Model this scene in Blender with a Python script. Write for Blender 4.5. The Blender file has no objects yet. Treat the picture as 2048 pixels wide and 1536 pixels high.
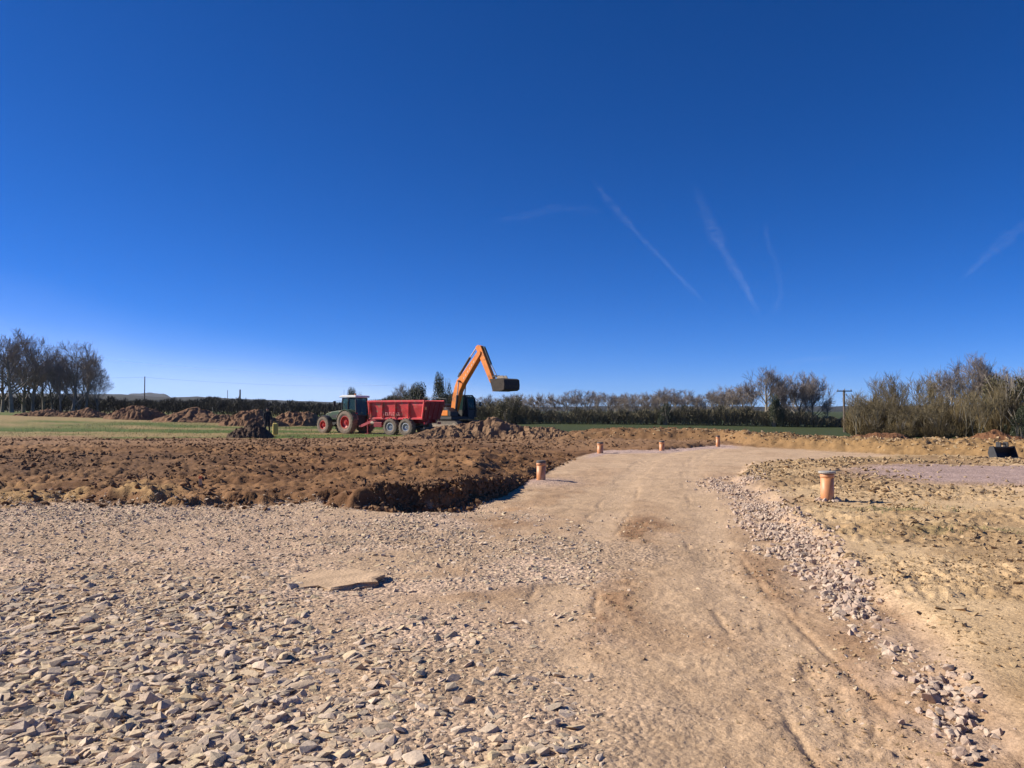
import bpy, bmesh, math, random
import numpy as np
from mathutils import Vector, Matrix, Euler

random.seed(7)
rng = np.random.default_rng(11)
R = math.radians
sc = bpy.context.scene

# ------------------------------------------------------------------ camera, sky, sun, exposure
F = 1547.0; HOR = 820.0; CAMZ = 1.6
cam_d = bpy.data.cameras.new('camera'); cam = bpy.data.objects.new('camera', cam_d)
sc.collection.objects.link(cam); sc.camera = cam
cam_d.sensor_width = 36.0; cam_d.lens = 36.0 * F / 2048.0
cam_d.clip_start = 0.1; cam_d.clip_end = 900000.0
cam.location = (0, 0, CAMZ)
cam.rotation_euler = (R(90 + 1.93), 0, 0)

SUN_AZ = R(-81.0); SUN_EL = R(33.0)        # azimuth from +Y towards +X
sdir = Vector((math.sin(SUN_AZ) * math.cos(SUN_EL), math.cos(SUN_AZ) * math.cos(SUN_EL), math.sin(SUN_EL)))
w = bpy.data.worlds.new('World'); sc.world = w; w.use_nodes = True
nt = w.node_tree; nt.nodes.clear()
sky = nt.nodes.new('ShaderNodeTexSky'); sky.sky_type = 'NISHITA'; sky.sun_disc = False
sky.sun_elevation = SUN_EL; sky.sun_rotation = SUN_AZ
sky.altitude = 100; sky.air_density = 0.5; sky.dust_density = 0.05; sky.ozone_density = 10.0
hs = nt.nodes.new('ShaderNodeHueSaturation'); hs.inputs['Saturation'].default_value = 1.15
gm = nt.nodes.new('ShaderNodeGamma'); gm.inputs['Gamma'].default_value = 1.0
bg = nt.nodes.new('ShaderNodeBackground'); bg.inputs['Strength'].default_value = 0.082
wo = nt.nodes.new('ShaderNodeOutputWorld')
wb = nt.nodes.new('ShaderNodeMix'); wb.data_type = 'RGBA'; wb.blend_type = 'MULTIPLY'; wb.inputs[0].default_value = 1.0; wb.inputs[7].default_value = (1.08, .955, 1.05, 1)
nt.links.new(sky.outputs[0], wb.inputs[6]); nt.links.new(wb.outputs[2], gm.inputs[0]); nt.links.new(gm.outputs[0], hs.inputs['Color'])
nt.links.new(hs.outputs[0], bg.inputs['Color']); nt.links.new(bg.outputs[0], wo.inputs['Surface'])

sun_d = bpy.data.lights.new('sun', 'SUN'); sun_d.energy = 4.8; sun_d.angle = R(0.53)
sun_d.color = (1.0, 0.92, 0.79)
sun = bpy.data.objects.new('sun', sun_d); sc.collection.objects.link(sun)
sun.rotation_euler = (-sdir).to_track_quat('-Z', 'Y').to_euler()
sun.location = (-40, 0, 40)

sc.view_settings.view_transform = 'Standard'; sc.view_settings.look = 'None'
sc.view_settings.exposure = 0.68; sc.view_settings.gamma = 1.0
sc.view_settings.use_curve_mapping = False

C = sc.collection

# ------------------------------------------------------------------ helpers
def XP(px, D): return (px - 1024.0) / F * D
def ZP(py, D): return CAMZ + (HOR - py) / F * D
def DG(py, z=0.0): return (CAMZ - z) * F / (py - HOR)
def sstep(t):
    t = np.clip(t, 0, 1); return t * t * (3 - 2 * t)

_G = rng.random((256, 256)).astype(np.float64)
def vnoise(x, y, seed=0):
    x = np.asarray(x, float) + seed * 17.31; y = np.asarray(y, float) + seed * 9.77
    xi = np.floor(x); yi = np.floor(y); fx = x - xi; fy = y - yi
    fx = fx * fx * fx * (fx * (fx * 6 - 15) + 10); fy = fy * fy * fy * (fy * (fy * 6 - 15) + 10)
    xi = xi.astype(np.int64) & 255; yi = yi.astype(np.int64) & 255
    x1 = (xi + 1) & 255; y1 = (yi + 1) & 255
    a = _G[xi, yi]; b = _G[x1, yi]; c = _G[xi, y1]; d = _G[x1, y1]
    return (a + (b - a) * fx) * (1 - fy) + (c + (d - c) * fx) * fy
def fbm(x, y, s, octv=4, seed=0, rot=True):
    """noise in -1..1 whose largest feature is about s metres"""
    v = 0; a = 1; t = 0; f = 1.0 / s
    for k in range(octv):
        ca, sa = math.cos(0.7 * k + .3), math.sin(0.7 * k + .3)
        v = v + a * (vnoise((x * ca - y * sa) * f, (x * sa + y * ca) * f, seed + k) * 2 - 1); t += a
        a *= 0.5; f *= 2.03
    return v / t

def cells(x, y, s, seed=0):
    """nearest-feature distance (in cells) and a random number per cell"""
    x = np.asarray(x) / s + seed * 13.7; y = np.asarray(y) / s + seed * 5.3
    xi = np.floor(x).astype(np.int64); yi = np.floor(y).astype(np.int64)
    best = np.full(x.shape, 9.0); rid = np.zeros(x.shape)
    for dx in (-1, 0, 1):
        for dy in (-1, 0, 1):
            cx = xi + dx; cy = yi + dy; a = _G[cx & 255, cy & 255]; b = _G[(cx + 57) & 255, (cy + 113) & 255]
            d = np.hypot(cx + a - x, cy + b - y); k = d < best
            best = np.where(k, d, best); rid = np.where(k, _G[(cx + 131) & 255, (cy + 29) & 255], rid)
    return best, rid
def clodrelief(x, y, s, seed):
    wx = x + .35 * s * fbm(x, y, s * 1.3, 2, seed); wy = y + .35 * s * fbm(x, y, s * 1.3, 2, seed + 5)
    d, r = cells(wx, wy, s, seed)
    return r ** 1.8 * sstep((.62 - d) / .30)

def tag(o, label=None, cat=None, group=None, kind=None):
    if label: o['label'] = label
    if cat: o['category'] = cat
    if group: o['group'] = group
    if kind: o['kind'] = kind
    return o
def empty(name, loc=(0, 0, 0), rz=0.0):
    o = bpy.data.objects.new(name, None); C.objects.link(o); o.location = loc; o.rotation_euler = (0, 0, rz)
    o.empty_display_size = 0.3
    return o
def mesh_np(name, V, Fc, mat, parent=None, smooth=False, cols=None, colname='col'):
    """V (n,3), Fc (m,k) same sized faces"""
    V = np.ascontiguousarray(V, dtype=np.float32); Fc = np.ascontiguousarray(Fc, dtype=np.int32)
    m = bpy.data.meshes.new(name); k = Fc.shape[1]
    m.vertices.add(len(V)); m.vertices.foreach_set('co', V.ravel())
    m.loops.add(Fc.size); m.loops.foreach_set('vertex_index', Fc.ravel())
    m.polygons.add(len(Fc)); m.polygons.foreach_set('loop_start', np.arange(0, Fc.size, k, dtype=np.int32))
    try: m.polygons.foreach_set('loop_total', np.full(len(Fc), k, dtype=np.int32))
    except Exception: pass
    m.polygons.foreach_set('use_smooth', np.full(len(Fc), smooth, dtype=bool))
    if cols is not None:
        at = m.attributes.new(colname, 'FLOAT_COLOR', 'POINT')
        at.data.foreach_set('color', np.ascontiguousarray(cols, dtype=np.float32).ravel())
    m.update(); m.validate()
    if mat: m.materials.append(mat)
    o = bpy.data.objects.new(name, m); C.objects.link(o)
    if parent: o.parent = parent
    return o
def linkmesh(name, me, parent=None, loc=(0, 0, 0), rot=(0, 0, 0), scl=(1, 1, 1)):
    o = bpy.data.objects.new(name, me); C.objects.link(o); o.parent = parent
    o.location = loc; o.rotation_euler = rot; o.scale = scl
    return o

class MB:
    def __init__(s): s.v = []; s.f = []
    def add(s, vs, fs):
        n = len(s.v); s.v += [tuple(v) for v in vs]; s.f += [tuple(i + n for i in f) for f in fs]; return s
    def box(s, c, d, rot=None, taper=1.0):
        x, y, z = d[0] / 2, d[1] / 2, d[2] / 2
        vs = [Vector((sx * x * (taper if sz > 0 else 1), sy * y * (taper if sz > 0 else 1), sz * z)) for sz in (-1, 1) for sx, sy in ((-1, -1), (1, -1), (1, 1), (-1, 1))]
        M = Euler(rot).to_matrix() if rot else Matrix.Identity(3)
        vs = [M @ v + Vector(c) for v in vs]
        return s.add(vs, [(0, 3, 2, 1), (4, 5, 6, 7), (0, 1, 5, 4), (1, 2, 6, 5), (2, 3, 7, 6), (3, 0, 4, 7)])
    def bar(s, a, b, wd, ht):
        a = Vector(a); b = Vector(b); d = b - a; L = d.length
        q = d.to_track_quat('X', 'Z').to_matrix()
        vs = []
        for x in (0, L):
            for y, z in ((-wd / 2, -ht / 2), (wd / 2, -ht / 2), (wd / 2, ht / 2), (-wd / 2, ht / 2)):
                vs.append(q @ Vector((x, y, z)) + a)
        return s.add(vs, [(0, 1, 2, 3), (7, 6, 5, 4), (0, 4, 5, 1), (1, 5, 6, 2), (2, 6, 7, 3), (3, 7, 4, 0)])
    def cyl(s, a, b, r0, r1=None, n=14, caps=True):
        r1 = r0 if r1 is None else r1
        a = Vector(a); b = Vector(b); q = (b - a).to_track_quat('Z', 'Y').to_matrix()
        vs = []
        for p, r in ((a, r0), (b, r1)):
            for k in range(n):
                t = 2 * math.pi * k / n; vs.append(q @ Vector((r * math.cos(t), r * math.sin(t), 0)) + p)
        fs = [(k, (k + 1) % n, n + (k + 1) % n, n + k) for k in range(n)]
        if caps: fs += [tuple(range(n - 1, -1, -1)), tuple(range(n, 2 * n))]
        return s.add(vs, fs)
    def prism(s, prof, y0, y1):
        """profile in x,z extruded along y"""
        n = len(prof); vs = [(x, y0, z) for x, z in prof] + [(x, y1, z) for x, z in prof]
        fs = [(k, (k + 1) % n, n + (k + 1) % n, n + k) for k in range(n)]
        fs += [tuple(range(n - 1, -1, -1)), tuple(range(n, 2 * n))]
        return s.add(vs, fs)
    def lathe(s, c, prof, n=28, axis='Y'):
        """prof list of (r, h) closed loop around the axis"""
        vs = []; m = len(prof)
        for k in range(n):
            t = 2 * math.pi * k / n
            for r, h in prof:
                a, b = r * math.cos(t), r * math.sin(t)
                vs.append((c[0] + a, c[1] + h, c[2] + b) if axis == 'Y' else (c[0] + a, c[1] + b, c[2] + h))
        fs = []
        for k in range(n):
            k2 = (k + 1) % n
            for j in range(m):
                j2 = (j + 1) % m; fs.append((k * m + j, k * m + j2, k2 * m + j2, k2 * m + j))
        return s.add(vs, fs)
    def build(s, name, mat, parent=None, bevel=0.0, smooth=False):
        me = bpy.data.meshes.new(name); me.from_pydata(s.v, [], s.f)
        bm = bmesh.new(); bm.from_mesh(me)
        bmesh.ops.recalc_face_normals(bm, faces=bm.faces[:])
        if bevel > 0:
            bmesh.ops.bevel(bm, geom=bm.edges[:], offset=bevel, segments=1, affect='EDGES', clamp_overlap=True)
        bm.to_mesh(me); bm.free()
        if smooth:
            for p in me.polygons: p.use_smooth = True
        me.materials.append(mat)
        o = bpy.data.objects.new(name, me); C.objects.link(o); o.parent = parent
        return o

def tubes(P0, P1, R0, R1, n=3):
    P0 = np.asarray(P0, float); P1 = np.asarray(P1, float); R0 = np.asarray(R0, float); R1 = np.asarray(R1, float)
    d = P1 - P0; L = np.linalg.norm(d, axis=1, keepdims=True) + 1e-9; d = d / L
    up = np.where(np.abs(d[:, 2:3]) > 0.9, np.array([[1.0, 0, 0]]), np.array([[0, 0, 1.0]]))
    a = np.cross(d, up); a /= np.linalg.norm(a, axis=1, keepdims=True) + 1e-9
    b = np.cross(d, a)
    V = np.zeros((len(P0), 2 * n, 3))
    for k in range(n):
        t = 2 * math.pi * k / n; o = a * math.cos(t) + b * math.sin(t)
        V[:, k] = P0 + o * R0[:, None]; V[:, n + k] = P1 + o * R1[:, None]
    base = (np.arange(len(P0)) * 2 * n)[:, None]
    fs = [np.stack([base[:, 0] + k, base[:, 0] + (k + 1) % n, base[:, 0] + n + (k + 1) % n, base[:, 0] + n + k], 1) for k in range(n)]
    return V.reshape(-1, 3), np.concatenate(fs)

# ------------------------------------------------------------------ materials
def newmat(name):
    m = bpy.data.materials.new(name); m.use_nodes = True
    n = m.node_tree; n.nodes.clear()
    out = n.nodes.new('ShaderNodeOutputMaterial'); p = n.nodes.new('ShaderNodeBsdfPrincipled')
    n.links.new(p.outputs[0], out.inputs['Surface'])
    return m, n, p
def mix(n, fac, a, b, blend='MIX'):
    x = n.nodes.new('ShaderNodeMix'); x.data_type = 'RGBA'; x.blend_type = blend
    for sock, val in ((x.inputs[0], fac), (x.inputs[6], a), (x.inputs[7], b)):
        if hasattr(val, 'is_linked'): n.links.new(val, sock)
        elif isinstance(val, (int, float)): sock.default_value = val if sock == x.inputs[0] else (val, val, val, 1)
        else: sock.default_value = (*val, 1)
    return x.outputs[2]
def noise(n, scale, detail=4, coord=None, rough=0.55):
    t = n.nodes.new('ShaderNodeTexNoise'); t.inputs['Scale'].default_value = scale; t.inputs['Detail'].default_value = detail
    t.inputs['Roughness'].default_value = rough
    if coord is not None: n.links.new(coord, t.inputs['Vector'])
    return t.outputs['Fac']
def ramp(n, sock, a, b, va=0.0, vb=1.0):
    r = n.nodes.new('ShaderNodeMapRange'); n.links.new(sock, r.inputs[0])
    r.inputs[1].default_value = a; r.inputs[2].default_value = b; r.inputs[3].default_value = va; r.inputs[4].default_value = vb
    return r.outputs[0]
def simple(name, col, rough=0.6, var=0.25, scale=6.0, bump=0.0, bscale=40.0, metal=0.0, dirt=None, dirt_amt=0.0, spec=0.5):
    m, n, p = newmat(name)
    tc = n.nodes.new('ShaderNodeTexCoord').outputs['Object']
    f = noise(n, scale, 5, tc)
    c = mix(n, ramp(n, f, .3, .7), tuple(v * (1 - var) for v in col), tuple(min(1, v * (1 + var)) for v in col))
    if dirt:
        g = noise(n, scale * .6 + 1.3, 6, tc, .7)
        c = mix(n, ramp(n, g, .62 - dirt_amt * .4, .75 - dirt_amt * .3), c, dirt)
    n.links.new(c, p.inputs['Base Color'])
    p.inputs['Roughness'].default_value = rough; p.inputs['Metallic'].default_value = metal
    p.inputs['Specular IOR Level'].default_value = spec
    if bump:
        bn = n.nodes.new('ShaderNodeBump'); bn.inputs['Strength'].default_value = bump; bn.inputs['Distance'].default_value = .02
        n.links.new(noise(n, bscale, 5, tc), bn.inputs['Height']); n.links.new(bn.outputs[0], p.inputs['Normal'])
    return m

DUST = (.36, .26, .17)
M = {}
M['red'] = simple('red_paint', (.70, .065, .07), .5, .2, 2, dirt=DUST, dirt_amt=.22)
M['red_dark'] = simple('red_chassis_shaded_rear', (.26, .022, .028), .55, .2, 3, dirt=DUST, dirt_amt=.05)  # chassis red; on the tailgate it carries the shade of the rear
M['rimred'] = simple('red_rim_paint', (.50, .04, .03), .4, .15, 3, dirt=DUST, dirt_amt=.2)
M['tyre'] = simple('dusty_tyre', (.20, .155, .115), .95, .3, 5, .4, 30)
M['tread'] = simple('tyre_rubber', (.045, .04, .036), .9, .3, 6, .3, 30)
M['green'] = simple('green_paint', (.038, .075, .038), .5, .2, 2, dirt=DUST, dirt_amt=.25)
M['dark'] = simple('dark_metal', (.035, .035, .037), .6, .3, 5)
M['grey'] = simple('grey_metal', (.22, .22, .22), .5, .2, 5)
M['white'] = simple('white_paint', (.7, .7, .68), .4, .06, 3)
M['silver'] = simple('worn_hub_metal', (.5, .5, .5), .4, .2, 6, metal=.3)
M['orange'] = simple('orange_paint', (.78, .235, .028), .5, .2, 1.5, dirt=(.20, .12, .07), dirt_amt=.2)
M['bucketmud'] = simple('muddy_bucket_steel', (.05, .038, .028), .85, .4, 5, .3, 30)
M['worn'] = simple('earthy_worn_steel', (.30, .24, .18), .7, .3, 6)
M['trackshoe'] = simple('track_steel', (.13, .11, .09), .7, .3, 5, .2, 30)
M['lamp'] = simple('amber_lens', (.8, .25, .04), .2, .1, 8)
M['redlens'] = simple('red_lens', (.5, .02, .02), .2, .1, 8)
M['rubber'] = simple('black_rubber', (.02, .02, .02), .5, .2, 8)
def glassmat():
    m, n, p = newmat('tinted_cab_glass')
    p.inputs['Base Color'].default_value = (.04, .09, .09, 1); p.inputs['Roughness'].default_value = .05
    tr = n.nodes.new('ShaderNodeBsdfTransparent'); tr.inputs[0].default_value = (.30, .42, .40, 1)
    mx = n.nodes.new('ShaderNodeMixShader'); mx.inputs[0].default_value = .45
    out = [x for x in n.nodes if x.type == 'OUTPUT_MATERIAL'][0]
    n.links.new(tr.outputs[0], mx.inputs[1]); n.links.new(p.outputs[0], mx.inputs[2]); n.links.new(mx.outputs[0], out.inputs[0])
    return m
M['glass'] = glassmat()
M['clay'] = simple('terracotta_pvc', (.60, .26, .11), .5, .15, 5, dirt=(.42, .30, .20), dirt_amt=.3)
M['cap'] = simple('grey_cap', (.34, .31, .28), .8, .2, 9, .3, 40)
M['capdark'] = simple('dark_cap', (.10, .085, .075), .8, .2, 9)
M['wood'] = simple('weathered_pole_wood', (.13, .10, .08), .9, .25, 3, .3, 20)
M['stakewood'] = simple('stake_wood', (.48, .36, .22), .85, .15, 12)
M['stakepaint'] = simple('orange_marker_paint', (.75, .18, .05), .6, .1, 12)
M['bark'] = simple('bare_bark', (.30, .26, .20), .95, .3, 1.2)
M['twig'] = simple('bare_twigs', (.22, .18, .15), .95, .3, .6)
M['stem'] = simple('olive_stem_bark', (.19, .16, .105), .95, .35, 1.2)
M['oliv'] = simple('olive_brown_twigs', (.155, .12, .062), .95, .35, .6)
M['barkdark'] = simple('dark_bark', (.21, .18, .145), .95, .3, 1.2)
M['hedge'] = simple('hedge_twigs', (.14, .12, .07), .95, .45, .25)
M['thicket'] = simple('olive_willow_twigs', (.165, .12, .052), .95, .45, .5)
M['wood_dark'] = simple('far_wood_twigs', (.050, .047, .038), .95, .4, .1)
M['leaf'] = simple('evergreen_leaves', (.045, .055, .022), .6, .4, .8)
M['leafolive'] = simple('olive_leaves', (.10, .085, .035), .7, .4, .8)
M['jacket'] = simple('dark_workwear', (.018, .02, .024), .9, .2, 8)
M['skin'] = simple('skin', (.42, .24, .17), .6, .05, 8)
M['yellow'] = simple('yellow_plastic', (.60, .47, .12), .5, .1, 8)
M['ridge'] = simple('wooded_hill', (.018, .022, .022), .95, .35, .01)
M['bluehill'] = simple('far_hill_haze_blue', (.022, .028, .034), .95, .2, .004)  # bluish tone paints distance haze into the hill colour

def stonemat(name, cols, sc_=1.0, dust=.5, dcol=DUST):
    m, n, p = newmat(name)
    g = n.nodes.new('ShaderNodeNewGeometry')
    oi = n.nodes.new('ShaderNodeObjectInfo')
    ad = n.nodes.new('ShaderNodeMath'); ad.operation = 'ADD'
    n.links.new(g.outputs['Random Per Island'], ad.inputs[0]); n.links.new(oi.outputs['Random'], ad.inputs[1])
    fr = n.nodes.new('ShaderNodeMath'); fr.operation = 'FRACT'; n.links.new(ad.outputs[0], fr.inputs[0])
    cr = n.nodes.new('ShaderNodeValToRGB'); n.links.new(fr.outputs[0], cr.inputs[0])
    cr.color_ramp.elements[0].color = (*cols[0], 1); cr.color_ramp.elements[1].color = (*cols[-1], 1)
    for i, c in enumerate(cols[1:-1]):
        e = cr.color_ramp.elements.new((i + 1) / (len(cols) - 1)); e.color = (*c, 1)
    pos = g.outputs['Position']
    c = mix(n, ramp(n, noise(n, 18 * sc_, 5, pos, .7), .3, .7, 0, dust), cr.outputs[0], dcol)
    v = mix(n, 1.0, c, (.5, .5, .5), 'MULTIPLY')
    c2 = mix(n, ramp(n, noise(n, 60 * sc_, 4, pos), .35, .65, 0, .45), c, v)
    n.links.new(c2, p.inputs['Base Color']); p.inputs['Roughness'].default_value = .9
    p.inputs['Specular IOR Level'].default_value = .2
    bn = n.nodes.new('ShaderNodeBump'); bn.inputs['Strength'].default_value = .6; bn.inputs['Distance'].default_value = .01
    n.links.new(noise(n, 45 * sc_, 6, pos, .7), bn.inputs['Height']); n.links.new(bn.outputs[0], p.inputs['Normal'])
    return m
M['stone'] = stonemat('rubble_stone', [(.55, .43, .25), (.66, .52, .33), (.60, .44, .31), (.38, .31, .22), (.72, .57, .43), (.52, .40, .30)], 1.0, .5, (.50, .385, .29))
M['rock'] = stonemat('pink_crushed_rock', [(.60, .45, .35), (.52, .38, .30), (.68, .54, .43), (.46, .35, .28), (.62, .50, .38)])
M['clod'] = stonemat('soil_clod', [(.16, .082, .04), (.22, .12, .058), (.12, .062, .032), (.27, .152, .075)], .4, .12)
M['clodtan'] = stonemat('tan_clod', [(.35, .25, .13), (.44, .315, .18), (.28, .185, .095), (.46, .335, .20)], .6, .3)

def groundmat():
    m, n, p = newmat('ground_soil')
    at = n.nodes.new('ShaderNodeAttribute'); at.attribute_name = 'col'
    g = n.nodes.new('ShaderNodeNewGeometry'); pos = g.outputs['Position']
    c = at.outputs['Color']; gr = at.outputs['Alpha']
    # broad and fine tone variation of the earth
    c = mix(n, 1.0, c, mix(n, ramp(n, noise(n, 1.7, 5, pos), .3, .7), (.86, .85, .84), (1.12, 1.12, 1.12)), 'MULTIPLY')
    c = mix(n, 1.0, c, mix(n, ramp(n, noise(n, 16, 6, pos, .7), .3, .7), (.80, .78, .76), (1.18, 1.18, 1.18)), 'MULTIPLY')
    c = mix(n, 1.0, c, mix(n, ramp(n, noise(n, 60, 3, pos, .6), .3, .7), (.80, .78, .76), (1.16, 1.16, 1.16)), 'MULTIPLY')
    vo = n.nodes.new('ShaderNodeTexVoronoi'); vo.inputs['Scale'].default_value = 26; n.links.new(pos, vo.inputs['Vector'])
    bw = n.nodes.new('ShaderNodeRGBToBW'); n.links.new(vo.outputs['Color'], bw.inputs[0])
    cell = mix(n, ramp(n, bw.outputs[0], .2, .8), (.70, .69, .70), (1.28, 1.26, 1.22))
    c = mix(n, gr, c, mix(n, 1.0, c, cell, 'MULTIPLY'))
    n.links.new(c, p.inputs['Base Color']); p.inputs['Roughness'].default_value = .95
    p.inputs['Specular IOR Level'].default_value = .15
    hgt = n.nodes.new('ShaderNodeMath'); hgt.operation = 'MULTIPLY_ADD'
    iv = ramp(n, vo.outputs['Distance'], 0, .8, 1, 0)
    n.links.new(iv, hgt.inputs[0]); n.links.new(gr, hgt.inputs[1]); n.links.new(noise(n, 34, 4, pos, .6), hgt.inputs[2])
    bn = n.nodes.new('ShaderNodeBump'); bn.inputs['Strength'].default_value = .7; bn.inputs['Distance'].default_value = .020
    n.links.new(hgt.outputs[0], bn.inputs['Height']); n.links.new(bn.outputs[0], p.inputs['Normal'])
    return m
M['ground'] = groundmat()

# ------------------------------------------------------------------ terrain
K = CAMZ * F
_bp = np.array([-900, -400, 0, 330, 600, 780, 870, 960, 1010, 1060, 1110, 1170, 1215, 1330, 1440, 1500, 1600, 1800, 2048, 2500, 3200.])
_by = np.array([1008, 1010, 1012, 1007, 1010, 1014, 1008, 1002, 986, 962, 935, 910, 900, 899, 890, 894, 899, 911, 924, 945, 960.])
_bD = K / (_by - HOR)
_H = np.array([.09, .09, .10, .15, .14, .26, .36, .36, .18, .06, .02, .02, .10, .13, .10, .02, 0, 0, 0, 0, 0])
_W = np.array([1.6, 1.6, 1.5, .5, .8, .3, .16, .16, .6, 1.6, 2.2, 1.8, .5, .25, .3, 1, 1, 1, 1, 1, 1])
_b2p = np.array([1040, 1100, 1300, 1440, 1500, 1600, 1800, 2048, 2500, 3200.])
_b2y = np.array([878, 880, 882, 884, 893, 899, 911, 924, 945, 960.])
_b2D = K / (_b2y - HOR)
_ey = np.array([-5, 2.0, 3.6, 4.1, 4.85, 5.8, 6.7, 8.8, 10.8, 13.75, 17.7, 22.0, 60.])
_ex = np.array([1.9, 1.95, 2.2, 2.37, 2.53, 2.75, 2.95, 3.33, 3.72, 4.32, 5.0, 6.5, 60.])
_rp = np.array([1300, 1440, 1500, 1600, 1800, 2048, 2400.])
_rD = K / (np.array([950, 944, 930, 923, 916, 915, 925.]) - HOR)
_ty = np.array([0, 3.5, 6.5, 9, 11, 14, 18, 25, 35.])
_tx = np.array([.75, .95, 1.2, 1.6, 2.1, 2.75, 3.5, 5.2, 9.0])

def fields(x, y):
    """smooth terrain height and masks"""
    yy = np.maximum(y, 1.5)
    px = 1024 + F * x / yy
    px = np.clip(px, -2500, 4500)
    jit = fbm(x, y, .9, 4, 3)
    Db = np.interp(px, _bp, _bD); H = np.interp(px, _bp, _H); W = np.interp(px, _bp, _W)
    jf = fbm(x, y, .28, 3, 4)
    jw = np.interp(px, [700, 800], [.9, .35])
    s = y - Db + jit * jw + jf * (.10 + .25 * jw)
    plate = sstep(s / W)
    pc = sstep((s + .12) / (W * .3 + .08))
    H = H * (.75 + .6 * vnoise(x / .8, y / .8, 6))* (1 - sstep((y - 17) / 8) * .0)
    z = plate * H * (1 - .55 * sstep((y - 15) / 25)) - .30 * sstep((y - 28) / 22) * (1 - sstep((px - 960) / 140))
    # right spoil bank
    Db2 = np.interp(px, _b2p, _b2D)
    s2 = y - Db2 + jit * .5
    bon = sstep((px - 1060) / 140)
    bank = sstep(s2 / 1.6) * (1 - sstep((s2 - 4.5) / 5)) * bon
    z = z + bank * (np.interp(px, [1100, 1400, 1600], [.43, .40, .33]) + .10 * fbm(x, y, 5, 3, 9))
    # far slope: rises to the left, falls to the right
    u = (px - 1024) / 1024
    u = np.clip(u, -1.6, 1.6)
    z = z + sstep((y - 45) / 60) * (-.35 - .9 * u - .9 * np.minimum(u, 0))
    z = z - .30 * sstep((s2 - 5) / 6) * bon * (1 - sstep((y - 60) / 60))
    # raised right hand plot
    xe = np.interp(y, _ey, _ex)
    Dr = np.interp(px, _rp, _rD)
    rgt = sstep((x - xe + jit * .25) / .35) * (1 - sstep((y - Dr + jit * .6) / .5)) * (y > -4)
    z = z + rgt * (.11 + .05 * fbm(x, y, 3, 3, 5))
    # ridge under the rock edging
    edg = np.exp(-((x - xe) / (.28 + .02 * yy)) ** 2) * sstep((19 - y) / 3)
    z = z + edg * .02
    # hollow in front of the cut bank, gravel mound by the pipe, purple heap
    pit = np.exp(-(((x + 1.05) / .95) ** 2 + ((y - 12.75) / .42) ** 2) ** 1.5)
    z = z - pit * .26
    mnd = np.exp(-(((x - .55) / .8) ** 2 + ((y - 17.2) / .9) ** 2))
    z = z + mnd * .07
    pur = np.exp(-(((x - 11.2) / 3.7) ** 2 + ((y - 17.4) / 3.4) ** 2) ** 2)
    z = z + pur * .08
    return dict(px=px, pc=pc, z=z, s=s, plate=plate, s2=s2, bank=bank, bon=bon, rgt=rgt, edg=edg, pit=pit, mnd=mnd, pur=pur, xe=xe, Dr=Dr, jit=jit)

def hz(x, y):
    return float(fields(np.array([float(x)]), np.array([float(y)]))['z'][0])

def bedmask(x, y, f):
    px = f['px']
    lim = np.interp(y, [2, 3.5, 4.3, 5.2, 6.3, 7.5, 9, 11, 14], [1130, 1130, 1100, 1060, 1130, 1190, 1180, 1040, 880])
    pm = .75 - .6 * sstep((px - 450) / 500)
    patch = pm + (1 - pm) * sstep((fbm(x * .8 + y * .25, y * 1.2, 1.5, 4, 24) + .22) / .28)
    return patch * sstep((lim - px) / 420 + .5 + .95 * fbm(x, y, 1.3, 5, 21) + .25 * fbm(x, y, .3, 2, 22)) * (1 - f['plate']) * (y < 20)

def lerp(a, b, t): return a * (1 - t[:, None]) + b * t[:, None]

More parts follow.
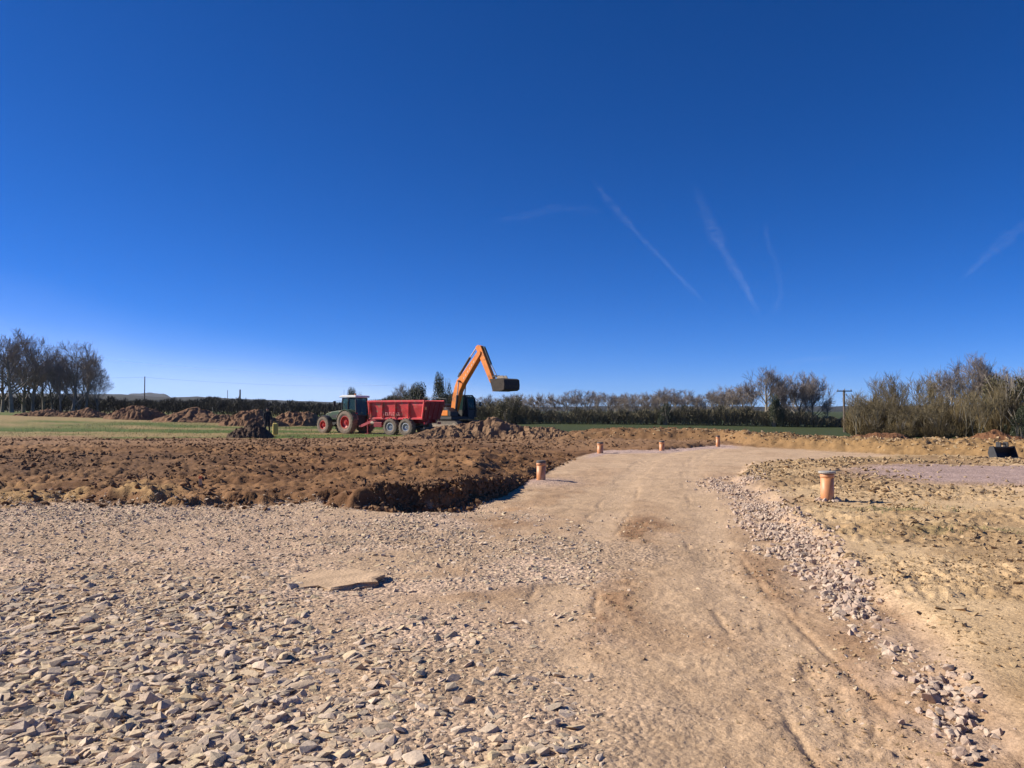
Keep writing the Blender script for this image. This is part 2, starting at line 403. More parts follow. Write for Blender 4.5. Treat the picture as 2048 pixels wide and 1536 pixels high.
def detail(x, y, f):
    soil = f['plate'] * (1 - sstep((f['px'] - 1480) / 60) * (1 - sstep((f['s2']) / 1.))) 
    near = 1 - sstep((y - 60) / 40)
    rough = sstep((fbm(x, y, 6, 3, 31) + .55) / .7)
    # gentle strip behind the first crest: smoother far plateau
    soilamp = f['plate'] * (.35 + .65 * rough) * (1 - .45 * sstep((y - 28) / 20)) * near
    a = np.abs(fbm(x, y, .42, 4, 41)); b = fbm(x, y, 1.6, 3, 43); c = np.abs(fbm(x, y, .20, 3, 47))
    e = fbm(x, y, .13, 3, 48)
    d = soilamp * (.07 * (.36 - a) + .05 * b + .06 * (.33 - c) + .035 * e + .07 * clodrelief(x, y, .27, 2) * sstep((fbm(x, y, 1.4, 3, 42) + .2) / .3) + .055 * clodrelief(x, y, .14, 4))
    d += soilamp * .06 * sstep((fbm(x * .35, y, .5, 2, 44) - .15) / .3)
    d += f['bank'] * .12 * clodrelief(x, y, .5, 6) + f['bank'] * (.08 * (.33 - np.abs(fbm(x, y, .55, 3, 45))) + .10 * (.3 - np.abs(fbm(x, y, .24, 2, 46))))
    d += f['plate'] * (1 - f['plate']) * 4 * .10 * (.3 - np.abs(fbm(x, y, .22, 3, 49)))
    bed = bedmask(x, y, f)
    d += bed * (.022 * fbm(x, y, .30, 3, 51) + .030 * fbm(x, y, 1.7, 3, 53) + .012 * np.abs(fbm(x, y, .07, 2, 55)))
    rg = f['rgt'] * (.12 + .88 * sstep((fbm(x * .5, y * 1.3, 1.8, 3, 61) + .12) / .3)) * (1 - .85 * np.exp(-((y - 8.1 + .25 * (x - 5)) / .55) ** 2))
    d += rg * (.028 * clodrelief(x, y, .22, 8) + .02 * clodrelief(x, y, .10, 9)) * (1 - .8 * f['pur'])
    d += rg * (.045 * (.35 - np.abs(fbm(x, y, .32, 4, 63))) + .04 * fbm(x, y, 1.1, 3, 65) + .045 * (.3 - np.abs(fbm(x, y, .12, 3, 64)))) * (1 - .8 * f['pur'])
    tr = (1 - f['plate']) * (1 - f['rgt']) * (1 - bed)
    r = x - np.interp(y, _ty, _tx)
    rut = np.exp(-((r - .70) / .24) ** 4) + np.exp(-((r + .80) / .26) ** 4)
    q = np.minimum(np.abs(r - .70), np.abs(r + .80)); rip = np.tanh(2.5 * np.sin((y + .55 * q) * 2 * math.pi / .135 + .8 * fbm(x, y, .5, 2, 71))) * sstep((fbm(x, y * .5, 1.0, 3, 73) - .02) / .2)
    gro = 0
    for o_ in (-1.10, -.52, .43, .99): gro = gro + np.exp(-((r - o_ + .05 * fbm(x, y, 1.1, 3, 74)) / .028) ** 2) * sstep((fbm(x + o_ * 9, y * .6, .8, 3, 76) - .0) / .2)
    d += tr * (.024 * fbm(x, y, 1.2, 4, 75) + .013 * fbm(x, y, .20, 4, 77) * (1 - .7 * rut) - .012 * np.abs(fbm(x, y, .09, 2, 78)) - .013 * rut + .0065 * rip * rut - .016 * gro)
    xl = np.interp(y, [3.5, 5.2, 6.5, 8.8, 11, 14], [.15, .50, .82, 1.30, 1.9, 2.5]); xr = np.interp(y, [3.5, 5, 6.5, 8.8, 11], [1.4, 1.80, 2.18, 2.70, 3.1])
    strip = np.exp(-((x - xl) / (.10 + .026 * y)) ** 2) * sstep((y - 4.2) / 1.2) * (1 - sstep((y - 10.5) / 2)) + .85 * np.exp(-((x - xr) / .34) ** 2) * (1 - sstep((y - 8.2) / 2))
    strip = strip * (.25 + .75 * sstep((fbm(x * 1.6, y * .6, .5, 4, 83) + .30) / .4))
    side = tr * np.clip(strip + .55 * sstep((fbm(x, y, 1.5, 3, 79) + .08) / .25) * sstep((np.abs(r + .3) - .75) / .4), 0, 1)
    d += side * (.022 * clodrelief(x, y, .14, 7) + .025 * (.4 - np.abs(fbm(x, y, .16, 3, 81))))
    d += f['pit'] * .055 * np.sin((y - 12.6 + .1 * x) * 2 * math.pi / .33)
    return d, bed, tr, rut, side

def ground_col(x, y, f, bed, tr, rut, side):
    n1 = fbm(x, y, 1.5, 4, 91); n2 = fbm(x, y, .5, 3, 93); n3 = fbm(x, y, 7, 3, 95)
    A = lambda *c: np.array(c, float)[None, :]
    col = np.repeat(A(.475, .34, .22), len(x), 0)                         # compacted track
    col = lerp(col, np.repeat(A(.29, .175, .10), len(x), 0), np.clip(side * .9 + .30 * sstep((n1 - .10) / .3) * (1 - rut * .7), 0, 1))
    col = lerp(col, np.repeat(A(.52, .378, .25), len(x), 0), np.clip(rut, 0, 1) * .65)
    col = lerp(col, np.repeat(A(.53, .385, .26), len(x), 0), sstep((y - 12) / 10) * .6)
    col = lerp(col, np.repeat(A(.47, .345, .255), len(x), 0), np.exp(-((x - f['xe'] + .1) / (.2 + .02 * y)) ** 2) * sstep((n2 + .3) / .4) * .8 * sstep((20 - y) / 4))
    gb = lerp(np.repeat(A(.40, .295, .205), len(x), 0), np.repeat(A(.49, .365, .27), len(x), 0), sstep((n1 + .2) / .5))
    gb = lerp(gb, np.repeat(A(.33, .245, .165), len(x), 0), sstep((700 - f['px']) / 400) * sstep((7.2 - y) / 2) * .8)  # brown dirt between near left stones, darkened to stand for shaded gaps
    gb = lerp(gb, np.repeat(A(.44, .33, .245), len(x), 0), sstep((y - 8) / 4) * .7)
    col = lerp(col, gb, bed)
    # pink gravel fringe by the little pipes, and mound at the second pipe
    pinkz = (1 - f['plate']) * sstep((f['px'] - 1165) / 25) * (1 - sstep((f['px'] - 1460) / 30)) * sstep((y - np.interp(f['px'], _bp, _bD) + 3.0) / 1.0)
    col = lerp(col, np.repeat(A(.46, .345, .30), len(x), 0), np.clip(pinkz + .9 * f['mnd'], 0, 1))
    # right plot : khaki clay, dry grass, bare smooth strips
    rc = lerp(np.repeat(A(.40, .275, .15), len(x), 0), np.repeat(A(.56, .405, .235), len(x), 0), sstep((n1 + .25 + .3 * n2) / .5))
    rc = lerp(rc, np.repeat(A(.48, .355, .28), len(x), 0), np.exp(-((x - f['xe']) / (.12 + .02 * y)) ** 2) * .8)
    rc = lerp(rc, np.repeat(A(.26, .165, .085), len(x), 0), sstep((-n3 + .02 - .25 * sstep((y - 6) / 4)) / .25) * .75)
    gx = np.exp(-(((x - 5.9) / .9) ** 2 + ((y - 11.6) / .5) ** 2)) + np.exp(-(((x - 6.0) / 1.6) ** 2 + ((y - 9.6) / .5) ** 2)) * .7
    rc = lerp(rc, np.repeat(A(.13, .14, .05), len(x), 0), np.clip(gx * sstep((n2 + .05) / .3), 0, 1) * .6)
    rc = lerp(rc, np.repeat(A(.39, .29, .26), len(x), 0), sstep(f['pur'] * 1.6 - .3 + .3 * n2))
    col = lerp(col, rc, f['rgt'])
    # flat strip between plot, track and bank on the right
    flat = .8 * (1 - f['plate']) * sstep((f['px'] - 1780) / 60) * sstep((y - f['Dr'] + .5) / 1)
    col = lerp(col, np.repeat(A(.42, .29, .15), len(x), 0), flat)
    # dug soil
    so = lerp(np.repeat(A(.15, .078, .038), len(x), 0), np.repeat(A(.25, .138, .067), len(x), 0), sstep((n1 + .35 + .3 * n2) / .8))
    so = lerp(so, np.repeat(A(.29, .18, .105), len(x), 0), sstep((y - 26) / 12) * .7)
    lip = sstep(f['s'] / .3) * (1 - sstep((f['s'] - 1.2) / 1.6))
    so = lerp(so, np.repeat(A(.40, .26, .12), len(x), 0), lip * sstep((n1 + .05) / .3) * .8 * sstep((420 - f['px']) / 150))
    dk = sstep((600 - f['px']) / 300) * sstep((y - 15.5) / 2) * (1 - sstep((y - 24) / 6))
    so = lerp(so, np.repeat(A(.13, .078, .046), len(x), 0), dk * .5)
    bk = lerp(np.repeat(A(.21, .12, .06), len(x), 0), np.repeat(A(.31, .195, .09), len(x), 0), sstep((f['px'] - 1250) / 500) )
    so = lerp(so, bk, f['bon'] * sstep((f['s2'] + 1) / 1.5))
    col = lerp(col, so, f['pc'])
    # green field beyond, with dry patches
    gl = sstep((y - np.interp(f['px'], [0, 460, 700, 900], [49, 50, 46, 52]) + n3 * 4) / 3) * (1 - sstep((f['px'] - 900) / 60))
    gr = sstep((f['s2'] - 8) / 3) * sstep((f['px'] - 900) / 60)
    nx = fbm(x * .3, y, 6, 4, 97)
    g = lerp(np.repeat(A(.085, .125, .03), len(x), 0), np.repeat(A(.29, .22, .105), len(x), 0), sstep((nx + .08) / .3))
    g = lerp(g, np.repeat(A(.05, .066, .024), len(x), 0), sstep((f['px'] - 900) / 60))
    col = lerp(col, g, np.clip(gl + gr, 0, 1))
    gravel = np.clip(bed * .95 + .7 * pinkz + .8 * f['mnd'] + f['rgt'] * sstep(f['pur'] * 2 - .3) * .7 + .12 * tr + .12 * f['rgt'], 0, 1)
    return np.concatenate([col, gravel[:, None]], 1)

def build_ground():
    t = np.concatenate([-np.geomspace(6, .85, 26)[:-1], np.linspace(-.85, .85, 720), np.geomspace(.85, 6, 26)[1:]])
    ys = np.concatenate([np.linspace(-60, -2, 14), np.linspace(-1, 1.9, 14), np.geomspace(2.1, 62, 660), np.geomspace(63, 3300, 80)])
    Y, T = np.meshgrid(ys, t, indexing='ij')
    S = np.where(Y >= -1, Y + 1.2, .2 + (-1 - Y) * .3) ; S = np.maximum(S, .6)
    X = T * S
    # columns are spread for y+1.2, so near the feet they stay fine
    X = np.clip(X, -3300, 3300)
    x = X.ravel(); y = Y.ravel()
    f = fields(x, y); d, bed, tr, rut, side = detail(x, y, f)
    z = f['z'] + d * (y < 110)
    col = ground_col(x, y, f, bed, tr, rut, side)
    ny, nx = X.shape
    idx = np.arange(ny * nx).reshape(ny, nx)
    Fc = np.stack([idx[:-1, :-1].ravel(), idx[:-1, 1:].ravel(), idx[1:, 1:].ravel(), idx[1:, :-1].ravel()], 1)
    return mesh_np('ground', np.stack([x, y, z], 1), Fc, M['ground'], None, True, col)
ground = tag(build_ground(), kind='structure')

# distant hills
def hill(name, D, pxs, pys, depth, mat, base):
    n = 120; px = np.linspace(pxs[0], pxs[-1], n); top = np.interp(px, pxs, pys)
    top = top + 1.2 * (vnoise(px / 9, px * 0, 5) - .5) + .8 * (vnoise(px / 3, px * 0, 8) - .5)
    rows = []
    for k, (dd, hf) in enumerate(((0, 0), (.10 * depth, .55), (.3 * depth, .85), (.5 * depth, 1), (.75 * depth, .7), (depth, 0))):
        Dk = D + dd; rows.append(np.stack([(px - 1024) / F * Dk, np.full(n, Dk), base + (CAMZ + (HOR - top) / F * (D + .5 * depth) - base) * hf], 1))
    V = np.concatenate(rows); idx = np.arange(len(V)).reshape(len(rows), n)
    Fc = np.stack([idx[:-1, :-1].ravel(), idx[:-1, 1:].ravel(), idx[1:, 1:].ravel(), idx[1:, :-1].ravel()], 1)
    return tag(mesh_np(name, V, Fc, mat, None, True), kind='structure')
hill('hill', 2600, [200, 235, 262, 300, 330, 345, 380, 420], [812, 798, 787, 785, 788, 797, 803, 814], 500, M['bluehill'], -3)
hill('hills', 900, [-900, -300, 0, 120, 230, 340, 400, 520, 640, 760, 900, 1100], [790, 782, 786, 787, 788, 795, 793, 799, 803, 808, 812, 818], 200, M['ridge'], -2)
hill('hills', 1200, [860, 1000, 1250, 1500, 1700, 2048, 2600, 3200], [818, 814, 812, 813, 812, 810, 806, 800], 260, M['ridge'], -4)

# ------------------------------------------------------------------ stones, rocks, clods
def hull_variant(name, mat, npts, sq, flat, seed, rough=.25):
    r = random.Random(seed); bm = bmesh.new()
    for k in range(npts):
        v = Vector((r.gauss(0, 1), r.gauss(0, 1), r.gauss(0, 1))).normalized()
        e = sq
        v = Vector([math.copysign(abs(c) ** e, c) for c in v])
        v *= 1 - rough * r.random()
        bm.verts.new((v.x * .5, v.y * .5 * r.uniform(.95, 1.05), v.z * .5 * flat))
    bmesh.ops.convex_hull(bm, input=bm.verts[:])
    bmesh.ops.delete(bm, geom=[v for v in bm.verts if not v.link_faces], context='VERTS')
    bmesh.ops.triangulate(bm, faces=bm.faces[:])
    me = bpy.data.meshes.new(name); bm.to_mesh(me); bm.free(); me.materials.append(mat)
    V = np.array([v.co[:] for v in me.vertices]); T = np.array([p.vertices[:] for p in me.polygons])
    return me, V, T
def rotmats(rx, ry, rz):
    cx, sx, cy, sy, cz, sz = np.cos(rx), np.sin(rx), np.cos(ry), np.sin(ry), np.cos(rz), np.sin(rz)
    m = np.zeros((len(rx), 3, 3))
    m[:, 0, 0] = cy * cz; m[:, 0, 1] = sx * sy * cz - cx * sz; m[:, 0, 2] = cx * sy * cz + sx * sz
    m[:, 1, 0] = cy * sz; m[:, 1, 1] = sx * sy * sz + cx * cz; m[:, 1, 2] = cx * sy * sz - sx * cz
    m[:, 2, 0] = -sy; m[:, 2, 1] = sx * cy; m[:, 2, 2] = cx * cy
    return m
def scatter(names, variants, x, y, z, sz, rot, mat, parent, nparts=0, piece='stone', stuff='stones', facetmin=0):
    """the largest in view become parts, the rest one stuff part"""
    n = len(x); vi = rng.integers(0, len(variants), n)
    D = np.maximum(y, .5); px = 1024 + F * x / D; app = sz[:, 0] / D
    inview = (px > -10) & (px < 2058) & (D > 3.3)
    app = np.where(inview, app, 0)
    order = np.argsort(-app); parts = order[:nparts] if nparts else np.array([], int)
    ispart = np.zeros(n, bool); ispart[parts] = True
    for i in parts:
        me = variants[vi[i]][0]
        o = linkmesh(piece, me, parent, (x[i], y[i], z[i]), (rot[i, 0], rot[i, 1], rot[i, 2]), tuple(sz[i]))
    Vs = []; Ts = []; off = 0
    for k, (me, V, T) in enumerate(variants):
        ii = np.where((vi == k) & ~ispart)[0]
        if not len(ii): continue
        Rm = rotmats(rot[ii, 0], rot[ii, 1], rot[ii, 2])
        P = V[None] * sz[ii][:, None, :]
        P = np.einsum('nij,nkj->nki', Rm, P) + np.stack([x[ii], y[ii], z[ii]], 1)[:, None, :]
        T2 = T[None] + (np.arange(len(ii)) * len(V))[:, None, None] + off
        Vs.append(P.reshape(-1, 3)); Ts.append(T2.reshape(-1, 3)); off += len(ii) * len(V)
    o = mesh_np(stuff, np.concatenate(Vs), np.concatenate(Ts), mat, parent)
    o['kind'] = 'stuff'
    return o
def sample(n, pxr, Dr_, power=1.0):
    """random points uniform over the ground seen between two depths"""
    D = np.sqrt(rng.random(n) * (Dr_[1] ** 2 - Dr_[0] ** 2) + Dr_[0] ** 2)
    px = rng.uniform(pxr[0], pxr[1], n)
    return (px - 1024) / F * D, D
def gz(x, y):
    f = fields(x, y); d, bed, tr, rut, side = detail(x, y, f); return f['z'] + d, f, bed, tr, side

SV = [hull_variant('stone', M['stone'], 13, .7, .34 + .028 * (k % 16), 100 + k) for k in range(28)]
SVs = [hull_variant('stone', M['stone'], 8, .8, .6, 500 + k, .3) for k in range(12)]
SR = [hull_variant('rock', M['rock'], 15, .7, .72, 200 + k) for k in range(14)]
SC = [hull_variant('clod', M['clod'], 8, .9, .75, 300 + k, .4) for k in range(10)]
SCt = [hull_variant('clod', M['clodtan'], 8, .9, .7, 400 + k, .4) for k in range(8)]

# rubble bed
def bed_stones():
    X = []; Y = []; S = []
    # coarse, near and left
    for n, pr, dr, s0, s1, wpx in ((19000, (-260, 1150), (2.9, 7.4), .022, .14, 1), (16000, (-200, 1250), (2.9, 6.5), .008, .030, 2), (34000, (-200, 1200), (3.4, 14.2), .024, .085, 0), (3800, (-200, 1150), (5.0, 13.8), .05, .12, 0), (260, (-200, 1000), (3.2, 6.5), .12, .21, 3)):
        x, y = sample(n, pr, dr); z, f, bed, tr, side = gz(x, y)
        px = f['px']
        dens = bed * (1 - f['pit'])
        if wpx == 1: dens = dens * np.clip(1.15 - sstep((px - 450) / 500) * .85 + .6 * sstep((3.9 - y) / .3) * sstep((px - 600) / 200) - sstep((y - 4.6) / 2.2) * .75 , .05, 1)
        dens = dens * (.5 + .5 * sstep((fbm(x, y, .9, 4, 121) + .20) / .3))
        if not wpx and s1 < .09: dens = dens * .95
        if wpx == 3: dens = dens * sstep((700 - px) / 400)
        if s0 == .05: dens = dens * .35 * sstep((fbm(x, y, 2.2, 3, 123) + .1) / .3)
        keep = (rng.random(n) < dens) & ~((np.abs(x + 1.62) < .27) & (np.abs(y - 7.25) < .16))
        x = x[keep]; y = y[keep]; s = s0 + (s1 - s0) * rng.random(len(x)) ** (2.5 if wpx == 1 else 3.0)
        X.append(x); Y.append(y); S.append(s)
    # scattered pebbles over the track
    x, y = sample(40000, (900, 1900), (3.2, 12)); z, f, bed, tr, side = gz(x, y)
    keep = rng.random(len(x)) < tr * (.28 + .9 * side) * (1 - .6 * np.exp(-((x - np.interp(y, _ty, _tx)) / .9) ** 4)) * (.35 + .65 * sstep((6.5 - y) / 3)) * (.3 + .7 * sstep((fbm(x, y, .7, 3, 128) + .1) / .3))
    x = x[keep]; y = y[keep]; X.append(x); Y.append(y); S.append((.007 + .04 * rng.random(len(x)) ** 5) * np.interp(y, [3, 8], [.8, 1.5]))
    x = np.concatenate(X); y = np.concatenate(Y); s = np.concatenate(S)
    for big in (True, False):
        k = (s / y > .0085) == big
        xx, yy, ss = x[k], y[k], s[k]; n = len(xx); zz = gz(xx, yy)[0]
        sz = np.stack([ss * rng.uniform(1.0, 1.5, n), ss * rng.uniform(.6, 1.0, n), ss * rng.uniform(.55, 1.1, n)], 1)
        rot = np.stack([rng.normal(.04, .24, n), rng.normal(-.12, .24, n), rng.normal(.25, .9, n)], 1)
        scatter(None, SV if big else SVs, xx, yy, zz + sz[:, 2] * (-.06 if big else .08), sz, rot, M['stone'], ground, 300 if big else 0, 'stone', 'rubble' if big else 'pebbles')
bed_stones()

# pink rock edging along the right of the track
edging = tag(empty('rock_edging', (3.0, 7.0, 0)), 'low ridge of pale pink crushed rocks along the right side of the dirt track', 'rocks')
def edge_rocks():
    n = 15000; y = np.sqrt(rng.random(n) * (18.5 ** 2 - 2.6 ** 2) + 2.6 ** 2)
    xe = np.interp(y, _ey, _ex); wd = np.interp(y, [3, 4.2, 5, 7, 9, 11, 14, 18], [.15, .14, .15, .20, .36, .36, .42, .6])
    x = xe - .1 + rng.normal(0, 1, n) * wd * .6 + .12 * fbm(xe * 0, y, .9, 2, 7)
    dens = (.10 + .90 * sstep((fbm(x, y, .6, 3, 131) + .22) / .3)) * np.interp(y, [3, 4.2, 5, 8, 12, 18], [.6, .95, 1, .85, .7, .5])
    dens *= np.interp(y, [3.3, 3.9, 4.1], [.45, .5, 1])
    k = rng.random(n) < dens; x = x[k]; y = y[k]; n = len(x)
    s = .018 + .080 * rng.random(n) ** 2.7 * np.interp(y, [4, 7, 12], [.85, .95, .8])
    z = gz(x, y)[0]
    z = z + np.where(rng.random(n) < .12, .02, 0) * np.exp(-((x - np.interp(y, _ey, _ex) + .1) / .2) ** 2)
    sz = np.stack([s * rng.uniform(.95, 1.4, n), s * rng.uniform(.7, 1.0, n), s * rng.uniform(.8, 1.2, n)], 1)
    rot = rng.uniform(-3, 3, (n, 3)) * np.array([[.25, .25, 1]])
    scatter(None, SR, x - 3.0, y - 7.0, z + sz[:, 2] * .22, sz, rot, M['rock'], None, 0) if False else None
    scatter_local(edging, (3.0, 7.0, 0), SR, x, y, z + sz[:, 2] * .08, sz, rot, M['rock'], 300, 'rock', 'crushed_rock')
def scatter_local(par, org, variants, x, y, z, sz, rot, mat, nparts, piece, stuff):
    before = set(bpy.data.objects)
    scatter(None, variants, x, y, z, sz, rot, mat, par, nparts, piece, stuff)
    inv = Matrix.Translation(-Vector(org))
    for o in set(bpy.data.objects) - before: o.matrix_parent_inverse = inv
edge_rocks()

# soil clods on the dug soil, the right hand bank and the right hand plot
def clods():
    x, y = sample(76000, (-150, 1750), (12.2, 50)); z, f, bed, tr, side = gz(x, y)
    px = f['px']
    dens = f['plate'] * (.15 + .85 * sstep((fbm(x, y, 2.4, 3, 141) + .3) / .45)) * np.interp(y, [13, 24, 34, 52], [1, .8, .45, .3])
    dens = np.maximum(dens, np.exp(-((f['s'] - .15) / .5) ** 2) * (px < 1150) * .95)
    dens = np.where(px > 1150, dens * (.35 + .65 * f['bank']), dens)
    k = (rng.random(len(x)) < dens * 1.1) & (px < 1700); x = x[k]; y = y[k]; z = z[k]; n = len(x)
    s = (.03 + .14 * rng.random(n) ** 3.6) * np.interp(y, [13, 30], [1, 1.35])
    sz = np.stack([s * rng.uniform(.9, 1.5, n), s, s * rng.uniform(.7, 1.1, n)], 1)
    rot = rng.uniform(-3, 3, (n, 3)) * np.array([[.2, .2, 1]])
    o = scatter(None, SC, x, y, z + sz[:, 2] * .15, sz, rot, M['clod'], ground, 0, 'clod', 'soil_clods')
    x1, y1 = sample(30000, (1400, 2250), (3.2, 24)); x2, y2 = sample(16000, (1150, 2250), (23, 42)); x3, y3 = sample(14000, (1500, 2150), (3.2, 8)); x = np.concatenate([x1, x2, x3]); y = np.concatenate([y1, y2, y3]); small = np.arange(len(x)) >= 46000
    z, f, bed, tr, side = gz(x, y)
    dn = f['rgt'] * (1 - f['pur']) * (.15 + .8 * sstep((fbm(x, y, 1.8, 3, 151) + .1) / .3)) + f['bank'] * 1.3
    k = rng.random(len(x)) < dn * np.interp(y, [3, 8, 16], [.5, .6, .75]); x = x[k]; y = y[k]; z = z[k]; small = small[k]; n = len(x)
    s = (.02 + .10 * rng.random(n) ** 3) * np.interp(y, [4, 12, 28], [.7, 1.1, 2.0]) * np.where(small, .45, 1)
    sz = np.stack([s * rng.uniform(.9, 1.5, n), s, s * rng.uniform(.6, 1., n)], 1)
    rot = rng.uniform(-3, 3, (n, 3)) * np.array([[.2, .2, 1]])
    scatter(None, SCt, x, y, z + sz[:, 2] * .12, sz, rot, M['clodtan'], ground, 0, 'clod', 'clay_clods')
clods()
def rim_clods():
    n = 2600; px = rng.uniform(740, 1120, n); Db = np.interp(px, _bp, _bD); y = Db + rng.normal(.05, .22, n) + np.interp(px, [740, 1000, 1120], [0, 0, .4]); x = (px - 1024) / F * y
    z = gz(x, y)[0]; s = .04 + .13 * rng.random(n) ** 2.4
    sz = np.stack([s * rng.uniform(.9, 1.4, n), s, s * rng.uniform(.7, 1.1, n)], 1)
    scatter(None, SC, x, y, z + sz[:, 2] * .1, sz, rng.uniform(-3, 3, (n, 3)), M['clod'], ground, 0, 'clod', 'crumbled_soil')
rim_clods()
def track_crumbs():
    x, y = sample(16000, (1050, 1900), (3.4, 11)); z, f, bed, tr, side = gz(x, y)
    k = rng.random(len(x)) < np.clip(side, 0, 1) * .9; x = x[k]; y = y[k]; z = z[k]; n = len(x); s = (.008 + .035 * rng.random(n) ** 3)
    sz = np.stack([s * rng.uniform(.9, 1.5, n), s, s * rng.uniform(.6, 1., n)], 1)
    scatter(None, SCt, x, y, z + sz[:, 2] * .1, sz, rng.uniform(-3, 3, (n, 3)) * np.array([[.2, .2, 1]]), M['clodtan'], ground, 0, 'clod', 'track_crumbs')
track_crumbs()

# the flat slab
def slab():
    r = random.Random(5)
    out = [(-.46, -.20), (-.30, -.30), (-.13, -.27), (-.02, -.36), (.17, -.31), (.21, -.24), (.38, -.20), (.36, -.08), (.47, .02), (.40, .16), (.24, .20), (.16, .30), (-.05, .27), (-.20, .36), (-.34, .24), (-.44, .20), (-.40, .02), (-.49, -.08)]
    bm = bmesh.new(); rings = []
    for zz, k in ((-.06, .94), (.0, 1.0), (.030, .98), (.036, .93)):
        rings.append([bm.verts.new((px * k + r.uniform(-.03, .03), py * k + r.uniform(-.03, .03), zz + r.uniform(-.006, .006))) for px, py in out])
    n = len(out)
    for a, b in zip(rings, rings[1:]):
        for i in range(n): bm.faces.new((a[i], a[(i + 1) % n], b[(i + 1) % n], b[i]))
    c = bm.verts.new((0, 0, .038))
    for i in range(n): bm.faces.new((rings[-1][i], rings[-1][(i + 1) % n], c))
    bmesh.ops.recalc_face_normals(bm, faces=bm.faces[:])
    me = bpy.data.meshes.new('flat_stone'); bm.to_mesh(me); bm.free()
    me.materials.append(simple('tan_slab', (.47, .33, .21), .9, .25, 5, .6, 30, spec=.2))
    o = bpy.data.objects.new('flat_stone', me); C.objects.link(o)
    x, y = XP(672, 7.2), 7.25
    o.location = (x, y, hz(x, y) + .008); o.rotation_euler = (R(3), R(-2), R(6))
    tag(o, 'large flat tan stone slab lying among the small rubble left of the track', 'stone')
slab()

# ------------------------------------------------------------------ spoil heaps
def heapmat(name, c1, c2):
    m, n, p = newmat(name); g = n.nodes.new('ShaderNodeNewGeometry'); pos = g.outputs['Position']
    c = mix(n, ramp(n, noise(n, 1.6, 6, pos, .7), .3, .7), c1, c2)
    c = mix(n, 1.0, c, mix(n, ramp(n, noise(n, 9, 5, pos, .7), .3, .7), (.75, .74, .73), (1.2, 1.2, 1.2)), 'MULTIPLY')
    n.links.new(c, p.inputs['Base Color']); p.inputs['Roughness'].default_value = .95; p.inputs['Specular IOR Level'].default_value = .15
    return m
HM = {'brown': heapmat('brown_spoil', (.16, .095, .055), (.27, .17, .10)), 'dark': heapmat('damp_dark_spoil', (.075, .05, .036), (.15, .10, .068)),
      'red': heapmat('reddish_spoil', (.13, .062, .032), (.21, .105, .052)), 'far': heapmat('far_spoil', (.16, .09, .052), (.27, .155, .09))}
def heap(px, D, wpx, toppy, depth, mat, label, group=None, seed=1, lump=.28, sharp=1.3):
    wd = wpx / F * D; x0, y0 = XP(px, D), D; zb = hz(x0, y0)
    h = ZP(toppy, D) - zb
    nx, ny = 90, 56
    X, Y = np.meshgrid(np.linspace(-1.15, 1.15, nx), np.linspace(-1.15, 1.15, ny), indexing='ij')
    r = np.sqrt(X ** 2 + Y ** 2); x = X * wd / 2; y = Y * depth / 2
    e = 1 + .25 * fbm(x + seed * 31, y, wd * .3, 3, seed)
    prof = np.clip(1 - (r / e), 0, 1) ** (1 / sharp)
    prof = prof * (1 + .35 * fbm(x + seed * 11, y, wd * .25, 3, seed + 3))
    Z = h * prof - .12 + lump * h ** .5 * sstep(prof / .25) * ((.35 - np.abs(fbm(x + seed * 7, y, max(.25, wd * .09), 4, seed + 6))) * 1.8)
    base = fields((x + x0).ravel(), (y + y0).ravel())['z'].reshape(X.shape) - zb
    Z = Z + base
    V = np.stack([x.ravel(), y.ravel(), Z.ravel()], 1)
    idx = np.arange(nx * ny).reshape(nx, ny)
    Fc = np.stack([idx[:-1, :-1].ravel(), idx[1:, :-1].ravel(), idx[1:, 1:].ravel(), idx[:-1, 1:].ravel()], 1)
    o = mesh_np('spoil_heap', V, Fc, HM[mat]); o.location = (x0, y0, zb)
    return tag(o, label, 'spoil heap', group)
G1 = 'heaps of dug soil by the machines'; G2 = 'far row of spoil heaps at the field edge'; G3 = 'reddish heaps before the thicket'
heap(985, 47, 250, 836, 4.6, 'brown', 'broad heap of loose brown soil directly in front of the orange excavator', G1, 1, .3)
heap(900, 46, 190, 852, 4.0, 'brown', 'low shoulder of loose brown soil below the rear of the red trailer', G1, 2, .3)
heap(1075, 44, 150, 853, 4.0, 'brown', 'low brown soil heap tapering off right of the excavator heap', G1, 3, .25)
heap(502, 51, 96, 843, 3.0, 'dark', 'small dark damp soil heap beside the standing person', G1, 4, .25)
heap(95, 92, 130, 818, 5, 'far', 'low reddish brown heap at the far left below the big bare trees', G2, 5)
heap(175, 92, 120, 817, 5, 'far', 'small heap in the far row between the left trees and the tallest heap', G2, 6)
heap(272, 88, 130, 807, 6, 'far', 'tallest pointed heap of the far row below the thin pole', G2, 7)
heap(400, 84, 200, 818, 6, 'far', 'long low heap in the far row just right of the pointed one', G2, 8)
heap(505, 76, 140, 820, 5, 'far', 'paler rounded heap behind the standing person', G2, 9)
heap(595, 80, 150, 822, 5, 'far', 'low heap in the far row just left of the tractor', G2, 10)
heap(1758, 43, 170, 857, 4, 'red', 'small reddish soil heap in front of the left end of the thicket', G3, 11, .10)
heap(1992, 38, 200, 856, 4, 'red', 'larger reddish soil heap at the right below the dark evergreen', G3, 12, .10)

